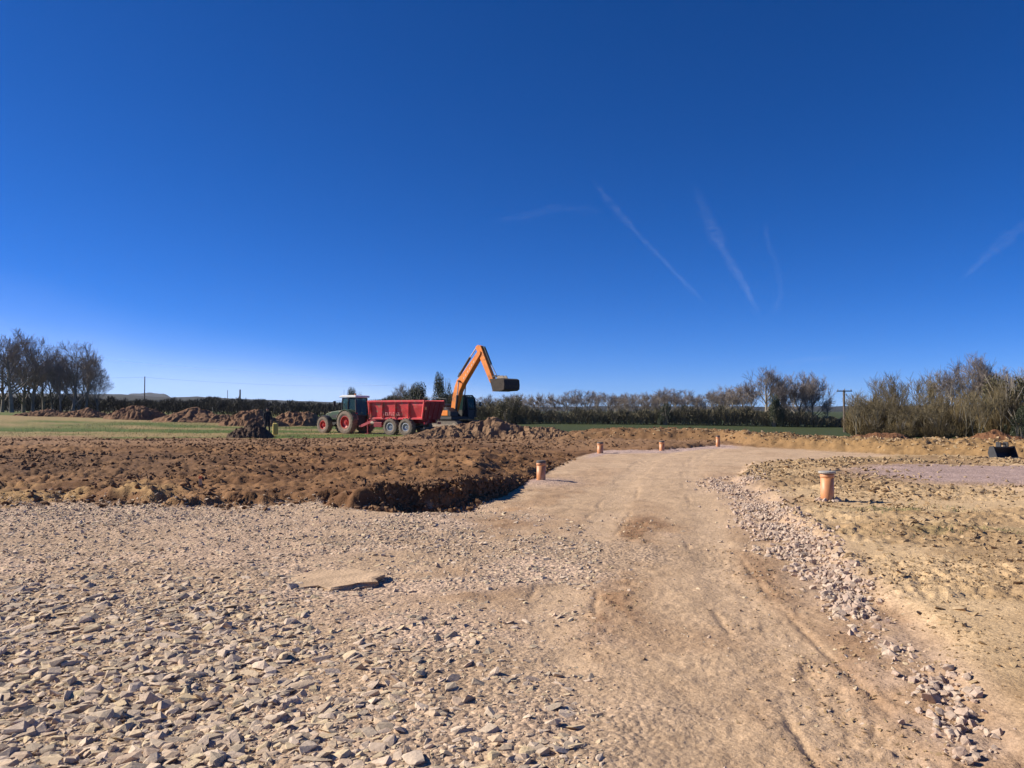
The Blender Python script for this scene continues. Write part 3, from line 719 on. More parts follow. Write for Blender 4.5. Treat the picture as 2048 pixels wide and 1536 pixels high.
# ------------------------------------------------------------------ pipes
def pipe(px, D, rad, h, label, cap, zoff=0.0, ring=False):
    x = XP(px, D); t = empty('inspection_pipe', (x, D, hz(x, D) + zoff))
    tag(t, label, 'pipe', 'terracotta drain pipes standing along the track')
    MB().lathe((0, 0, 0), [(rad, -.25), (rad, h), (rad * .9, h), (rad * .9, -.25)], 30, 'Z').build('pipe_wall', M['clay'], t, smooth=False)
    MB().lathe((0, 0, h * .84), [(rad + .001, 0), (rad * 1.07, .01), (rad * 1.07, .05), (rad + .001, .06)], 30, 'Z').build('collar', M['clay'], t)
    if cap == 'slab':
        m = MB(); m.lathe((0, 0, h), [(.001, 0.002), (rad * 1.26, .002), (rad * 1.32, .012), (rad * 1.29, .034), (.001, .038)], 26, 'Z')
        m.build('cover', M['cap'], t)
        m = MB(); m.bar((rad * .9, .02, h + .03), (rad * 2.0, -.02, h + .055), .07, .02); m.build('cover_handle', M['capdark'], t)
    else:
        MB().lathe((0, 0, h), [(.001, .002), (rad * 1.06, .002), (rad * 1.06, .04), (rad * .9, .055), (.001, .055)], 26, 'Z').build('cap', M['capdark'], t)
    if ring:
        m = MB()
        for k in range(14):
            a = k * 2 * math.pi / 14 + random.uniform(-.1, .1); s = random.uniform(.04, .08)
            m.box(((rad + .05) * math.cos(a), (rad + .05) * math.sin(a), .0 + random.uniform(-.01, .02)), (s * 1.5, s, s), (random.random(), random.random(), a))
        m.build('bedding_stones', M['rock'], t, bevel=.01)['kind'] = 'stuff'
    for ch in t.children:
        for p in ch.data.polygons:
            if ch.name.startswith(('pipe_wall', 'collar')): p.use_smooth = abs(p.normal.z) < .5
    return t
pipe(1652, 12.7, .103, .45, 'near terracotta drain pipe with grey cover standing on the clay right of the track', 'slab', 0, True)
pipe(1082, 17.2, .100, .36, 'terracotta drain pipe with dark cap on a gravel mound left of the track', 'cap')
pipe(1200, 28.8, .112, .36, 'left of the three small far pipes at the track bend', 'cap')
pipe(1323, 30.6, .098, .33, 'middle of the three small far pipes at the track bend', 'cap')
pipe(1435, 34.2, .085, .42, 'thin right hand pipe of the three at the track bend', 'cap')

# marker stake
x, D = XP(403, 14.4), 14.4
t = tag(empty('marker_stake', (x, D, hz(x, D))), 'short wooden marker stake with orange top in the soil bank', 'stake')
MB().box((0, 0, .06), (.05, .03, .26)).build('post', M['stakewood'], t, bevel=.003)
MB().box((0, 0, .215), (.056, .036, .05)).build('painted_top', M['stakepaint'], t, bevel=.003)

# ------------------------------------------------------------------ wheel helper
def wheel(parent, c, r, wd, rimr, rimmat, side, lugs=22, name='wheel'):
    """c centre, axis along local y, side = +1 outer face to +y"""
    w_ = empty(name, c); w_.parent = parent
    h = wd / 2
    m = MB(); m.lathe((0, 0, 0), [(rimr, -h * .8), (rimr + (r - rimr) * .45, -h), (r * .95, -h * .92), (r, -h * .6), (r, h * .6), (r * .95, h * .92), (rimr + (r - rimr) * .45, h), (rimr, h * .8)], 36)
    for k in range(lugs):
        a = k * 2 * math.pi / lugs
        for sg in (-1, 1):
            aa = a + (0 if sg > 0 else math.pi / lugs)
            p0 = (math.cos(aa) * (r + .012), sg * h * .05, math.sin(aa) * (r + .012)); p1 = (math.cos(aa + .12) * (r + .004), sg * h * .93, math.sin(aa + .12) * (r + .004))
            m.bar(p0, p1, .06 * r, .05)
    ty = m.build('tyre', M['tyre'], w_)
    m = MB(); s = side
    m.lathe((0, 0, 0), [(rimr + .01, s * h * .82), (rimr - .03, s * h * .84), (rimr - .06, s * h * .35), (rimr * .45, s * h * .15), (rimr * .42, s * h * .45), (.001, s * h * .45), (.001, s * h * -.6), (rimr - .02, s * h * -.6), (rimr + .01, s * h * -.78)], 30)
    for k in range(8):
        a = k * math.pi / 4; m.cyl((math.cos(a) * rimr * .33, s * h * .45, math.sin(a) * rimr * .33), (math.cos(a) * rimr * .33, s * h * .56, math.sin(a) * rimr * .33), .03, n=6)
    m.build('rim', rimmat, w_)
    if rimmat is M['silver'] or True:
        MB().cyl((0, s * h * .42, 0), (0, s * h * .75, 0), rimr * .2, rimr * .16, n=14).build('hub', M['silver'] if rimmat is M['silver'] else M['rimred'], w_)
    return w_

# ------------------------------------------------------------------ tractor (local x forward, y left, z up)
def tractor():
    D = 59.0; x = XP(713, D); yaw = R(180 - 36)
    t = empty('tractor', (x, D, hz(x, D) - .02), yaw)
    tag(t, 'green farm tractor with dusty red rims hitched to the red tipping trailer', 'tractor')
    # origin under rear axle
    RR, FR, WB = .88, .66, 2.55
    for s in (1, -1):
        wheel(t, (0, s * .92, RR), RR, .58, .47, M['rimred'], s, 22)
        wheel(t, (WB, s * .90, FR), FR, .48, .33, M['rimred'], s, 20)
    m = MB(); m.box((1.2, 0, .82), (2.9, .5, .5)); m.box((.1, 0, .88), (.8, .9, .55)); m.box((2.65, 0, .80), (.7, .4, .55)); m.cyl((0, -.9, RR), (0, .9, RR), .16); m.cyl((WB, -.85, FR), (WB, .85, FR), .11)
    m.build('chassis', M['dark'], t, .02)
    m = MB(); m.prism([(.95, 1.08), (.95, 1.78), (1.6, 1.76), (2.5, 1.66), (2.98, 1.52), (3.08, 1.30), (3.08, 1.02)], -.40, .40); m.build('hood', M['green'], t, .05)
    m = MB(); m.box((3.09, 0, 1.22), (.03, .56, .40))
    for k in range(5): m.box((3.11, 0, 1.07 + k * .075), (.02, .5, .02))
    m.build('grille', M['dark'], t)
    for s in (1, -1):
        MB().box((3.10, s * .22, 1.38), (.05, .16, .10)).build('headlight', M['white'], t, .01)
        m = MB(); m.prism([(1.3, 1.2), (1.3, 1.5), (2.3, 1.42), (2.3, 1.2)], s * .405, s * .412); m.build('side_grille', M['dark'], t)
    MB().box((3.42, 0, .82), (.46, .9, .42)).build('front_weight', M['dark'], t, .04)
    # cab
    posts = [(-.55, .62), (.30, .72), (1.02, .55)]
    m = MB()
    for s in (1, -1):
        m.bar((-.62, s * .60, 1.35), (-.52, s * .58, 2.72), .07, .07)
        m.bar((.22, s * .70, 1.2), (.18, s * .64, 2.72), .07, .07)
        m.bar((1.05, s * .52, 1.3), (.90, s * .58, 2.72), .07, .07)
        m.bar((-.62, s * .60, 1.38), (1.05, s * .60, 1.38), .06, .06)
    m.bar((-.52, -.58, 2.70), (-.52, .58, 2.70), .07, .07); m.bar((.90, -.58, 2.70), (.90, .58, 2.70), .07, .07)
    m.bar((-.62, -.6, 1.38), (-.62, .6, 1.38), .07, .07)
    m.build('cab_frame', M['dark'], t)
    m = MB(); m.box((.25, 0, 1.18), (1.5, 1.1, .5)); m.build('cab_floor', M['dark'], t, .03)
    MB().prism([(-.72, 2.74), (-.68, 2.88), (-.4, 2.93), (.8, 2.93), (1.12, 2.86), (1.16, 2.76)], -.72, .72).build('roof', M['white'], t, .03)
    def pane(vs):
        MB().add([Vector(v) for v in vs], [(0, 1, 2, 3)]).build('window', M['glass'], t)
    for s in (1, -1):
        pane([(-.58, s * .585, 1.42), (.18, s * .67, 1.42), (.15, s * .62, 2.68), (-.5, s * .57, 2.68)])
        pane([(.24, s * .67, 1.36), (1.0, s * .545, 1.36), (.88, s * .57, 2.68), (.21, s * .63, 2.68)])
    pane([(1.03, -.50, 1.42), (1.03, .50, 1.42), (.90, .55, 2.66), (.90, -.55, 2.66)])
    pane([(-.61, -.56, 1.44), (-.61, .56, 1.44), (-.52, .55, 2.66), (-.52, -.55, 2.66)])
    m = MB(); m.box((.0, 0, 1.62), (.5, .5, .14)); m.box((-.24, 0, 1.95), (.12, .48, .62)); m.build('seat', M['dark'], t, .03)
    m = MB(); m.lathe((0, 0, 0), [(.19, -.015), (.21, -.015), (.21, .015), (.19, .015)], 18, 'Z'); o = m.build('steering_wheel', M['rubber'], t); o.location = (.58, 0, 1.92); o.rotation_euler = (0, R(-25), 0)
    for s in (1, -1):
        prof = []
        for k in range(9):
            a = R(10 + 20 * k); prof.append((math.cos(a) * (RR + .09), RR + math.sin(a) * (RR + .09)))
        inner = [(px * .955, RR + (pz - RR) * .955) for px, pz in reversed(prof)]
        MB().prism(prof + inner, s * .62, s * 1.20).build('rear_fender', M['green'] if s < 0 else M['green'], t)
        prof = []
        for k in range(7):
            a = R(30 + 20 * k); prof.append((WB + math.cos(a) * (FR + .08), FR + math.sin(a) * (FR + .08)))
        inner = [(WB + (px - WB) * .95, FR + (pz - FR) * .95) for px, pz in reversed(prof)]
        MB().prism(prof + inner, s * .66, s * 1.12).build('front_fender', M['dark'], t)
        m = MB(); m.bar((1.0, s * .56, 2.5), (1.12, s * 1.18, 2.48), .03, .03); m.box((1.12, s * 1.2, 2.28), (.06, .22, .40)); m.build('mirror', M['dark'], t)
        m = MB(); m.box((-.66, s * .62, 1.55), (.06, .18, .1)); m.build('rear_light', M['redlens'], t, .01)
    m = MB(); m.cyl((1.28, -.50, 1.2), (1.28, -.50, 2.55), .07, n=12); m.cyl((1.28, -.50, 2.55), (1.24, -.50, 3.15), .045, n=10); m.build('exhaust', M['dark'], t)
    m = MB(); m.cyl((.9, .45, 2.9), (.9, .45, 3.35), .01, n=6); m.build('antenna', M['dark'], t)
    m = MB(); m.cyl((-.4, .5, 2.92), (-.4, .5, 3.04), .06, n=10); m.build('beacon', M['lamp'], t)
    m = MB(); m.box((.75, .55, .78), (.6, .3, .5)); m.build('fuel_tank', M['dark'], t, .04)
    m = MB()
    for k in range(3): m.box((.72, .78, .45 + k * .28), (.36, .2, .03))
    m.build('step', M['grey'], t)
    m = MB(); m.box((-.75, 0, .55), (.8, .12, .1)); m.bar((-.4, .35, .7), (-1.1, .35, .5), .07, .07); m.bar((-.4, -.35, .7), (-1.1, -.35, .5), .07, .07); m.box((-.5, 0, .95), (.12, .7, .6)); m.build('hitch', M['dark'], t)
    return t
tractor()

# ------------------------------------------------------------------ tipping trailer
def trailer():
    D = 53.0; x = XP(843, D); yaw = R(180 - 30)
    t = empty('tipping_trailer', (x, D, hz(x, D) - .02), yaw)
    tag(t, 'red twin axle tipping trailer with ribbed sides coupled behind the green tractor', 'trailer')
    # local origin: rear left lower corner; body spans x 0..5.3, y 0..-2.3
    L, Wd = 4.75, 2.3; zb, zt = 1.22, 2.42; cy = -Wd / 2
    def wallpts(x0, x1, y, th):
        pass
    # body: floor, sides (leaning out), front, tailgate
    m = MB(); m.box((L / 2, cy, zb + .03), (L, Wd - .5, .08)); m.build('floor_panel', M['red_dark'], t)
    for s in (1, -1):
        yo = 0 if s > 0 else -Wd; yi = yo - s * .22
        m = MB()
        vs = []
        prof = [(0.05, zb + .0), (L, zb), (L, zt), (-.28, zt), (-.28, zt - .35)]
        n = len(prof)
        for off in (0, -s * .06):
            for (px, pz) in prof:
                k = (pz - zb) / (zt - zb); vs.append((px, yi + (yo - yi) * min(1, k * 1.6) + off, pz))
        fs = [tuple(range(n)), tuple(range(2 * n - 1, n - 1, -1))] + [(i, (i + 1) % n, n + (i + 1) % n, n + i) for i in range(n)]
        m.add(vs, fs).build('side_panel', M['red'], t)
        MB().box((L / 2 - .14, yo + s * .02, zt - .02), (L + .32, .13, .14)).build('top_rail', M['red'], t, .02)
        MB().box((L / 2, yi + s * .05, zb - .03), (L, .12, .14)).build('lower_rail', M['red'], t, .02)
        for k in range(5):
            xx = L - .08 - k * 1.16
            m = MB(); sl = -.14 if k < 4 else -.28
            m.bar((xx + sl * 0, yi + s * .10, zb + .02), (xx + sl, yo + s * .045, zt - .1), .09, .12)
            m.build('rib', M['red'], t)
        # faded white lettering between the ribs
        m = MB()
        xs = 1.45
        for k in range(9):
            xw = 3.35 - k * .17
            yy = yi + (yo - yi) * .55 + s * .055
            m.box((xw, yy, zb + .30), (.035, .01, .22)); 
            if k % 2: m.box((xw - .05, yy, zb + .39), (.09, .01, .035))
            if k % 3: m.box((xw - .05, yy, zb + .21), (.09, .01, .035))
        m.build('lettering', simple('faded_pink_print', (.72, .32, .30), .6, .1, 4), t)
    m = MB(); m.add([(L, -.22, zb), (L, -Wd + .22, zb), (L + .02, -Wd + .02, zt), (L + .02, -.02, zt), (L + .07, -.22, zb), (L + .07, -Wd + .22, zb), (L + .09, -Wd + .02, zt), (L + .09, -.02, zt)],
          [(0, 1, 2, 3), (7, 6, 5, 4), (0, 4, 5, 1), (1, 5, 6, 2), (2, 6, 7, 3), (3, 7, 4, 0)]); m.build('front_wall', M['red'], t)
    m = MB(); m.add([(.0, -.2, zb - .1), (.0, -Wd + .2, zb - .1), (-.32, -Wd + .03, zt - .02), (-.32, -.03, zt - .02), (-.06, -.2, zb - .1), (-.06, -Wd + .2, zb - .1), (-.38, -Wd + .03, zt - .02), (-.38, -.03, zt - .02)],
          [(0, 1, 2, 3), (7, 6, 5, 4), (0, 4, 5, 1), (1, 5, 6, 2), (2, 6, 7, 3), (3, 7, 4, 0)]); 
    for yy in (-.6, -1.15, -1.7): m.bar((-.08, yy, zb - .05), (-.37, yy, zt - .1), .08, .06)
    m.build('tailgate', M['red_dark'], t)  # darker red than the sides: shade of the rear put into its colour
    for s, yy in ((1, -.10), (-1, -Wd + .10)):
        m = MB(); m.box((-.30, yy, zt - .52), (.05, .14, .22)); m.build('warning_panel', M['lamp'], t)
        m = MB(); m.box((-.10, yy - s * .25, zb - .35), (.06, .35, .16)); m.build('tail_light', M['redlens'], t, .01)
    # load
    rr = np.random.default_rng(3); X, Y = np.meshgrid(np.linspace(.05, L - .05, 40), np.linspace(-Wd + .12, -.12, 20), indexing='ij')
    Z = zt - .30 + .16 * np.cos((X - L / 2) / L * 3.0) + .1 * fbm(X, Y, .5, 3, 61)
    idx = np.arange(800).reshape(40, 20)
    mesh_np('soil_load', np.stack([X.ravel(), Y.ravel(), Z.ravel()], 1), np.stack([idx[:-1, :-1].ravel(), idx[1:, :-1].ravel(), idx[1:, 1:].ravel(), idx[:-1, 1:].ravel()], 1), HM['brown'], t)
    # chassis and running gear
    m = MB()
    for yy in (cy + .45, cy - .45): m.bar((-.1, yy, 1.0), (L + .2, yy, 1.0), .14, .26)
    for xx in (.2, 1.4, 2.7, 3.9, 4.9): m.bar((xx, cy - .5, 1.0), (xx, cy + .5, 1.0), .12, .16)
    m.build('chassis', M['red_dark'], t)
    m = MB(); m.bar((L + .1, cy + .45, 1.0), (L + 1.55, cy, .62), .12, .2); m.bar((L + .1, cy - .45, 1.0), (L + 1.55, cy, .62), .12, .2); m.box((L + 1.62, cy, .60), (.3, .14, .12)); m.build('drawbar', M['red_dark'], t)
    m = MB(); m.cyl((L + .75, cy + .25, .1), (L + .75, cy + .25, 1.1), .06, n=10); m.box((L + .75, cy + .25, .06), (.3, .3, .04)); m.build('parking_jack', M['red_dark'], t)
    m = MB(); m.cyl((L - .25, cy, .75), (L - .1, cy, 1.9), .1, n=12); m.build('tipping_ram', M['grey'], t)
    r = .60
    for xx in (1.35, 2.72):
        MB().cyl((xx, -.2, r), (xx, -Wd + .2, r), .08, n=10).build('axle', M['dark'], t)
        wheel(t, (xx, -.16, r), r, .46, .28, M['silver'], 1, 16)
        wheel(t, (xx, -Wd + .16, r), r, .46, .28, M['silver'], -1, 16)
    m = MB(); m.box((3.9, -.22, .74), (.75, .32, .36)); m.build('tool_box', M['red_dark'], t, .03)
    m = MB(); m.cyl((4.3, -.35, .86), (4.7, -.35, .86), .13, n=14); m.build('air_tank', M['worn'], t)
    m = MB(); m.bar((-.1, -.15, .55), (-.1, -Wd + .15, .55), .1, .14); m.build('bumper', M['dark'], t)
    return t
trailer()

# ------------------------------------------------------------------ excavator
def excavator():
    D = 61.0; beta = R(-40)
    # origin: swing centre
    fx, fy = math.cos(beta), math.sin(beta)
    footx = XP(908, D); x0 = footx - .35 * fx; y0 = D - .35 * fy
    g = hz(x0, y0)
    t = empty('excavator', (x0, y0, g), beta)
    tag(t, 'orange tracked excavator with raised boom and wide bucket behind the brown heap', 'excavator')
    # undercarriage, slightly rotated relative to house
    for s in (1, -1):
        tr = empty('track', (0, s * 1.15, 0)); tr.parent = t
        prof = []
        Lh, r = 1.75, .45
        for k in range(9): a = R(-90 + 22.5 * k); prof.append((Lh + math.cos(a) * r, r + math.sin(a) * r))
        for k in range(9): a = R(90 + 22.5 * k); prof.append((-Lh + math.cos(a) * r, r + math.sin(a) * r))
        m = MB(); m.prism(prof, -.27, .27)
        n = len(prof)
        m.build('track_belt', M['trackshoe'], tr)
        m = MB()
        per = [Vector((p[0], 0, p[1])) for p in prof]
        cum = []
        for i in range(n):
            a, b = per[i], per[(i + 1) % n]; L = (b - a).length; cnt = max(1, int(L / .19))
            for j in range(cnt):
                p = a.lerp(b, (j + .5) / cnt); nrm = Vector(((b - a).z, 0, -(b - a).x)).normalized()
                q = p + nrm * .02; q2 = p + nrm * .05
                m.bar(q + Vector((0, -.29, 0)), q + Vector((0, .29, 0)), .05, .05)
        m.build('track_shoes', M['trackshoe'], tr)
        m = MB(); m.box((0, s * .29, r), (3.0, .06, .35)); m.build('track_frame', M['worn'], tr)
        for xx in (-Lh, Lh): MB().cyl((xx, s * .27, r), (xx, s * .31, r), .3, n=16).build('sprocket', M['worn'], tr)
    m = MB(); m.box((0, 0, .62), (2.2, 1.9, .35)); m.cyl((0, 0, .75), (0, 0, 1.0), .65, n=24); m.build('undercarriage', M['dark'], t)
    # house
    m = MB(); m.box((-.6, 0, 1.12), (3.9, 2.6, .24)); m.build('deck', M['dark'], t, .03)
    m = MB(); m.prism([(-2.75, 1.26), (-2.75, 2.2), (-2.6, 2.32), (-2.0, 2.32), (-2.0, 1.26)], -1.3, 1.3); m.build('counterweight', M['orange'], t, .06)
    m = MB(); m.prism([(-1.98, 1.26), (-1.98, 2.25), (-.7, 2.25), (-.45, 2.1), (-.45, 1.26)], -1.28, 1.28); m.build('engine_cover', M['dark'], t, .04)
    m = MB(); m.prism([(-.43, 1.26), (-.43, 2.0), (.75, 1.92), (1.25, 1.6), (1.25, 1.26)], -1.28, -.42); m.build('right_side_box', M['dark'], t, .04)
    MB().box((.55, -1.29, 1.52), (.75, .03, .40)).build('side_panel', M['orange'], t)
    m = MB(); m.cyl((-1.5, -.5, 2.25), (-1.5, -.5, 2.7), .06, n=10); m.build('exhaust', M['dark'], t)
    m = MB()
    for a, b in (((-.4, -1.2, 2.0), (-.4, -1.2, 2.7)), ((.7, -1.2, 1.9), (.7, -1.2, 2.6)), ((-.4, -1.2, 2.7), (.7, -1.2, 2.6)), ((-1.9, -1.2, 2.25), (-1.9, -1.2, 2.7)), ((-1.9, -1.2, 2.7), (-.4, -1.2, 2.7))): m.cyl(a, b, .02, n=6)
    m.build('handrail', M['dark'], t)
    # cab on the left
    cb = empty('cab', (.55, .95, 1.22)); cb.parent = t
    m = MB(); prof = [(-.75, 0), (-.75, 1.55), (-.55, 1.68), (.45, 1.68), (.72, 1.45), (.85, .7), (.85, 0)]
    for s in (-.43, .43):
        for i in range(len(prof)):
            a, b = prof[i], prof[(i + 1) % len(prof)]; m.bar((a[0], s, a[1]), (b[0], s, b[1]), .09, .09)
    for a in prof: m.bar((a[0], -.43, a[1]), (a[0], .43, a[1]), .07, .07)
    m.box((0.05, 0, .28), (1.55, .84, .55)); m.box((-.05, 0, 1.68), (1.1, .9, .06)); m.box((-.74, 0, .75), (.05, .8, 1.5))
    m.build('cab_shell', M['dark'], cb)
    for s in (-.42, .42): MB().prism([(-.7, .55), (-.7, 1.6), (.42, 1.62), (.68, 1.42), (.80, .72), (.80, .55)], s - .006, s + .006).build('window', M['glass'], cb)
    MB().add([(.84, -.4, .6), (.84, .4, .6), (.72, .4, 1.42), (.72, -.4, 1.42)], [(0, 1, 2, 3)]).build('windscreen', M['glass'], cb)
    m = MB(); m.box((-.2, 0, .7), (.5, .5, .15)); m.box((-.42, 0, 1.0), (.12, .48, .6)); m.build('seat', M['rubber'], cb, .03)
    m = MB(); m.bar((.8, .45, 1.1), (.95, .8, 1.1), .03, .03); m.box((.95, .84, 1.0), (.05, .2, .35)); m.build('mirror', M['dark'], cb)
    # arm: points in local x-z (y=0)
    def P(pxx, pyy, fwd):      # helper: real size from measured picture angles
        return (fwd, pyy)
    foot = Vector((.35, 0, 1.55)); knee = Vector((1.05, 0, 4.05)); tip = Vector((3.10, 0, 6.55))
    # boom as a bent tapered box
    def plate(pts, w0):
        m = MB(); m.prism(pts, -w0, w0); return m
    bp = [(.15, 1.40), (.55, 1.36), (.80, 2.1), (1.18, 3.2), (1.50, 3.72), (3.36, 6.0), (3.40, 6.2), (3.22, 6.30), (3.06, 6.24), (1.25, 4.40), (.88, 4.12), (.62, 3.6), (.36, 2.7)]
    plate(bp, .24).build('boom', M['orange'], t, .03)
    m = MB(); 
    for k in range(6):
        a = Vector((1.62, 0, 4.2)).lerp(Vector((2.66, 0, 5.42)), k / 5)
        for yy in (-.246, .246): m.bar(a + Vector((0, yy, -.06)), a + Vector((.06, yy, .10)), .01, .05)
    m.build('lettering', M['white'], t)
    # stick
    st_end = Vector((4.15, 0, 3.72))
    plate([(2.75, 6.58), (3.00, 6.74), (3.35, 6.65), (3.66, 6.0), (4.72, 3.85), (4.44, 3.70), (4.24, 3.84), (3.12, 5.9)], .17).build('stick', M['orange'], t, .03)
    for yy in (-.42, .42):
        m = MB(); m.cyl((.95, yy, 1.6), (1.12, yy, 2.9), .09, n=12); m.build('boom_cylinder', M['dark'], t)
        m = MB(); m.cyl((1.12, yy, 2.9), (1.25, yy, 4.0), .045, n=10); m.build('cylinder_rod', M['silver'], t)
    m = MB(); m.cyl((1.15, -.3, 4.0), (1.15, .3, 4.0), .08, n=10); m.cyl((1.25, -.5, 4.0), (1.25, .5, 4.0), .05, n=10); m.build('boom_pin', M['dark'], t)
    m = MB(); m.cyl((1.03, 0, 4.58), (2.08, 0, 5.82), .10, n=12); m.bar((.86, 0, 4.3), (1.06, 0, 4.65), .12, .2); m.build('stick_cylinder', M['dark'], t)
    m = MB(); m.cyl((2.08, 0, 5.82), (2.80, 0, 6.62), .05, n=10); m.build('cylinder_rod', M['silver'], t)
    m = MB(); m.cyl((3.62, 0, 6.46), (4.25, 0, 5.2), .085, n=12); m.bar((3.35, 0, 6.42), (3.65, 0, 6.5), .1, .2); m.build('bucket_cylinder', M['dark'], t)
    m = MB(); m.cyl((4.25, 0, 5.2), (4.86, 0, 4.27), .045, n=10); m.build('cylinder_rod', M['silver'], t)
    m = MB()
    for yy in (-.2, .2): m.bar((4.52, yy, 4.25), (4.86, yy, 4.32), .04, .1); m.bar((4.86, yy, 4.32), (5.29, yy, 4.07), .05, .12)
    m.build('linkage', M['dark'], t)
    m = MB(); m.box((4.96, 0, 3.86), (.7, .42, .30), (0, R(4), 0)); m.cyl((4.64, -.28, 3.80), (4.64, .28, 3.80), .07, n=10); m.cyl((5.19, -.28, 3.9), (5.19, .28, 3.9), .07, n=10); m.build('quick_coupler', M['worn'], t, .02)
    # wide grading bucket
    b = empty('bucket', (4.90, 0, 4.02)); b.parent = t; b.rotation_euler = (0, R(0), 0)
    W2 = .86
    outer = [(0.0, .04), (1.18, .06), (1.38, -.03), (1.43, -.42), (1.40, -.74), (1.20, -.85), (.30, -.88)]
    m = MB(); n = len(outer); inn = [(.03, -.02), (1.15, .0), (1.31, -.08), (1.36, -.42), (1.33, -.70), (1.16, -.79), (.30, -.82)]
    vs = [(x, -W2, z) for x, z in outer] + [(x, W2, z) for x, z in outer] + [(x, -W2, z) for x, z in inn] + [(x, W2, z) for x, z in inn]
    fs = []
    for i in range(n - 1):
        fs += [(i, i + 1, n + i + 1, n + i), (2 * n + i, 3 * n + i, 3 * n + i + 1, 2 * n + i + 1), (i, 2 * n + i, 2 * n + i + 1, i + 1), (n + i, n + i + 1, 3 * n + i + 1, 3 * n + i)]
    fs += [(0, n, 3 * n, 2 * n), (n - 1, 2 * n - 1 + 0, 4 * n - 1, 3 * n - 1)]
    m.add(vs, fs); m.build('bucket_shell', M['bucketmud'], b)
    for s in (-1, 1): MB().prism(outer, s * W2 - .0, s * (W2 + .035)).build('bucket_side', M['bucketmud'], b)
    m = MB(); m.box((.34, 0, -.87), (.22, 2 * W2 + .06, .05)); m.build('cutting_edge', M['worn'], b)
    m = MB()
    for yy in (-.2, .2): m.prism([(.1, .03), (.2, .28), (.7, .30), (.85, .08)], yy - .03, yy + .03)
    m.build('bucket_ear', M['worn'], b)
    return t
excavator()

# ------------------------------------------------------------------ loose digging bucket on the right
def loose_bucket():
    D = 23.9; x = XP(2007, D); t = empty('loader_bucket', (x, D, hz(x, D) - .01), R(6))
    tag(t, 'black digging bucket lying on the clay near the right edge', 'bucket')
    outer = [(-.12, .02), (.18, .0), (.26, .18), (.20, .36), (.02, .38)]     # x = depth towards viewer negative
    inn = [(-.11, .05), (.15, .035), (.22, .18), (.17, .33), (.02, .345)]
    W2 = .33; n = 5
    vs = [(-W2, x_, z_) for x_, z_ in outer] + [(W2, x_, z_) for x_, z_ in outer] + [(-W2, x_, z_) for x_, z_ in inn] + [(W2, x_, z_) for x_, z_ in inn]
    fs = []
    for i in range(n - 1): fs += [(i, i + 1, n + i + 1, n + i), (2 * n + i, 3 * n + i, 3 * n + i + 1, 2 * n + i + 1)]
    fs += [(0, n, 3 * n, 2 * n), (n - 1, 3 * n - 1, 4 * n - 1, 2 * n - 1)]
    MB().add(vs, fs).build('bucket_shell', M['dark'], t)
    for s in (-1, 1):
        side = [(-.16, .0), (.2, .0), (.27, .18), (.2, .38), (.02, .40)]
        a = [(s * W2, u_, v_) for u_, v_ in side] + [(s * (W2 + .025), u_, v_) for u_, v_ in side]
        MB().add(a, [tuple(range(5)), tuple(range(9, 4, -1))] + [(i, (i + 1) % 5, 5 + (i + 1) % 5, 5 + i) for i in range(5)]).build('bucket_side', M['dark'], t)
    for k in range(5):
        xx = -W2 + .07 + k * .13
        MB().box((xx, -.19, .03), (.05, .16, .04), (R(8), 0, 0)).build('tooth', M['dark'], t)
    m = MB()
    for xx in (-.12, .12): m.prism([(xx - .015, .36), (xx - .015, .52), (xx + .015, .52), (xx + .015, .36)], .0, .2)
    m.cyl((-.14, .1, .46), (.14, .1, .46), .025, n=8); m.build('mounting_ear', M['dark'], t)
loose_bucket()

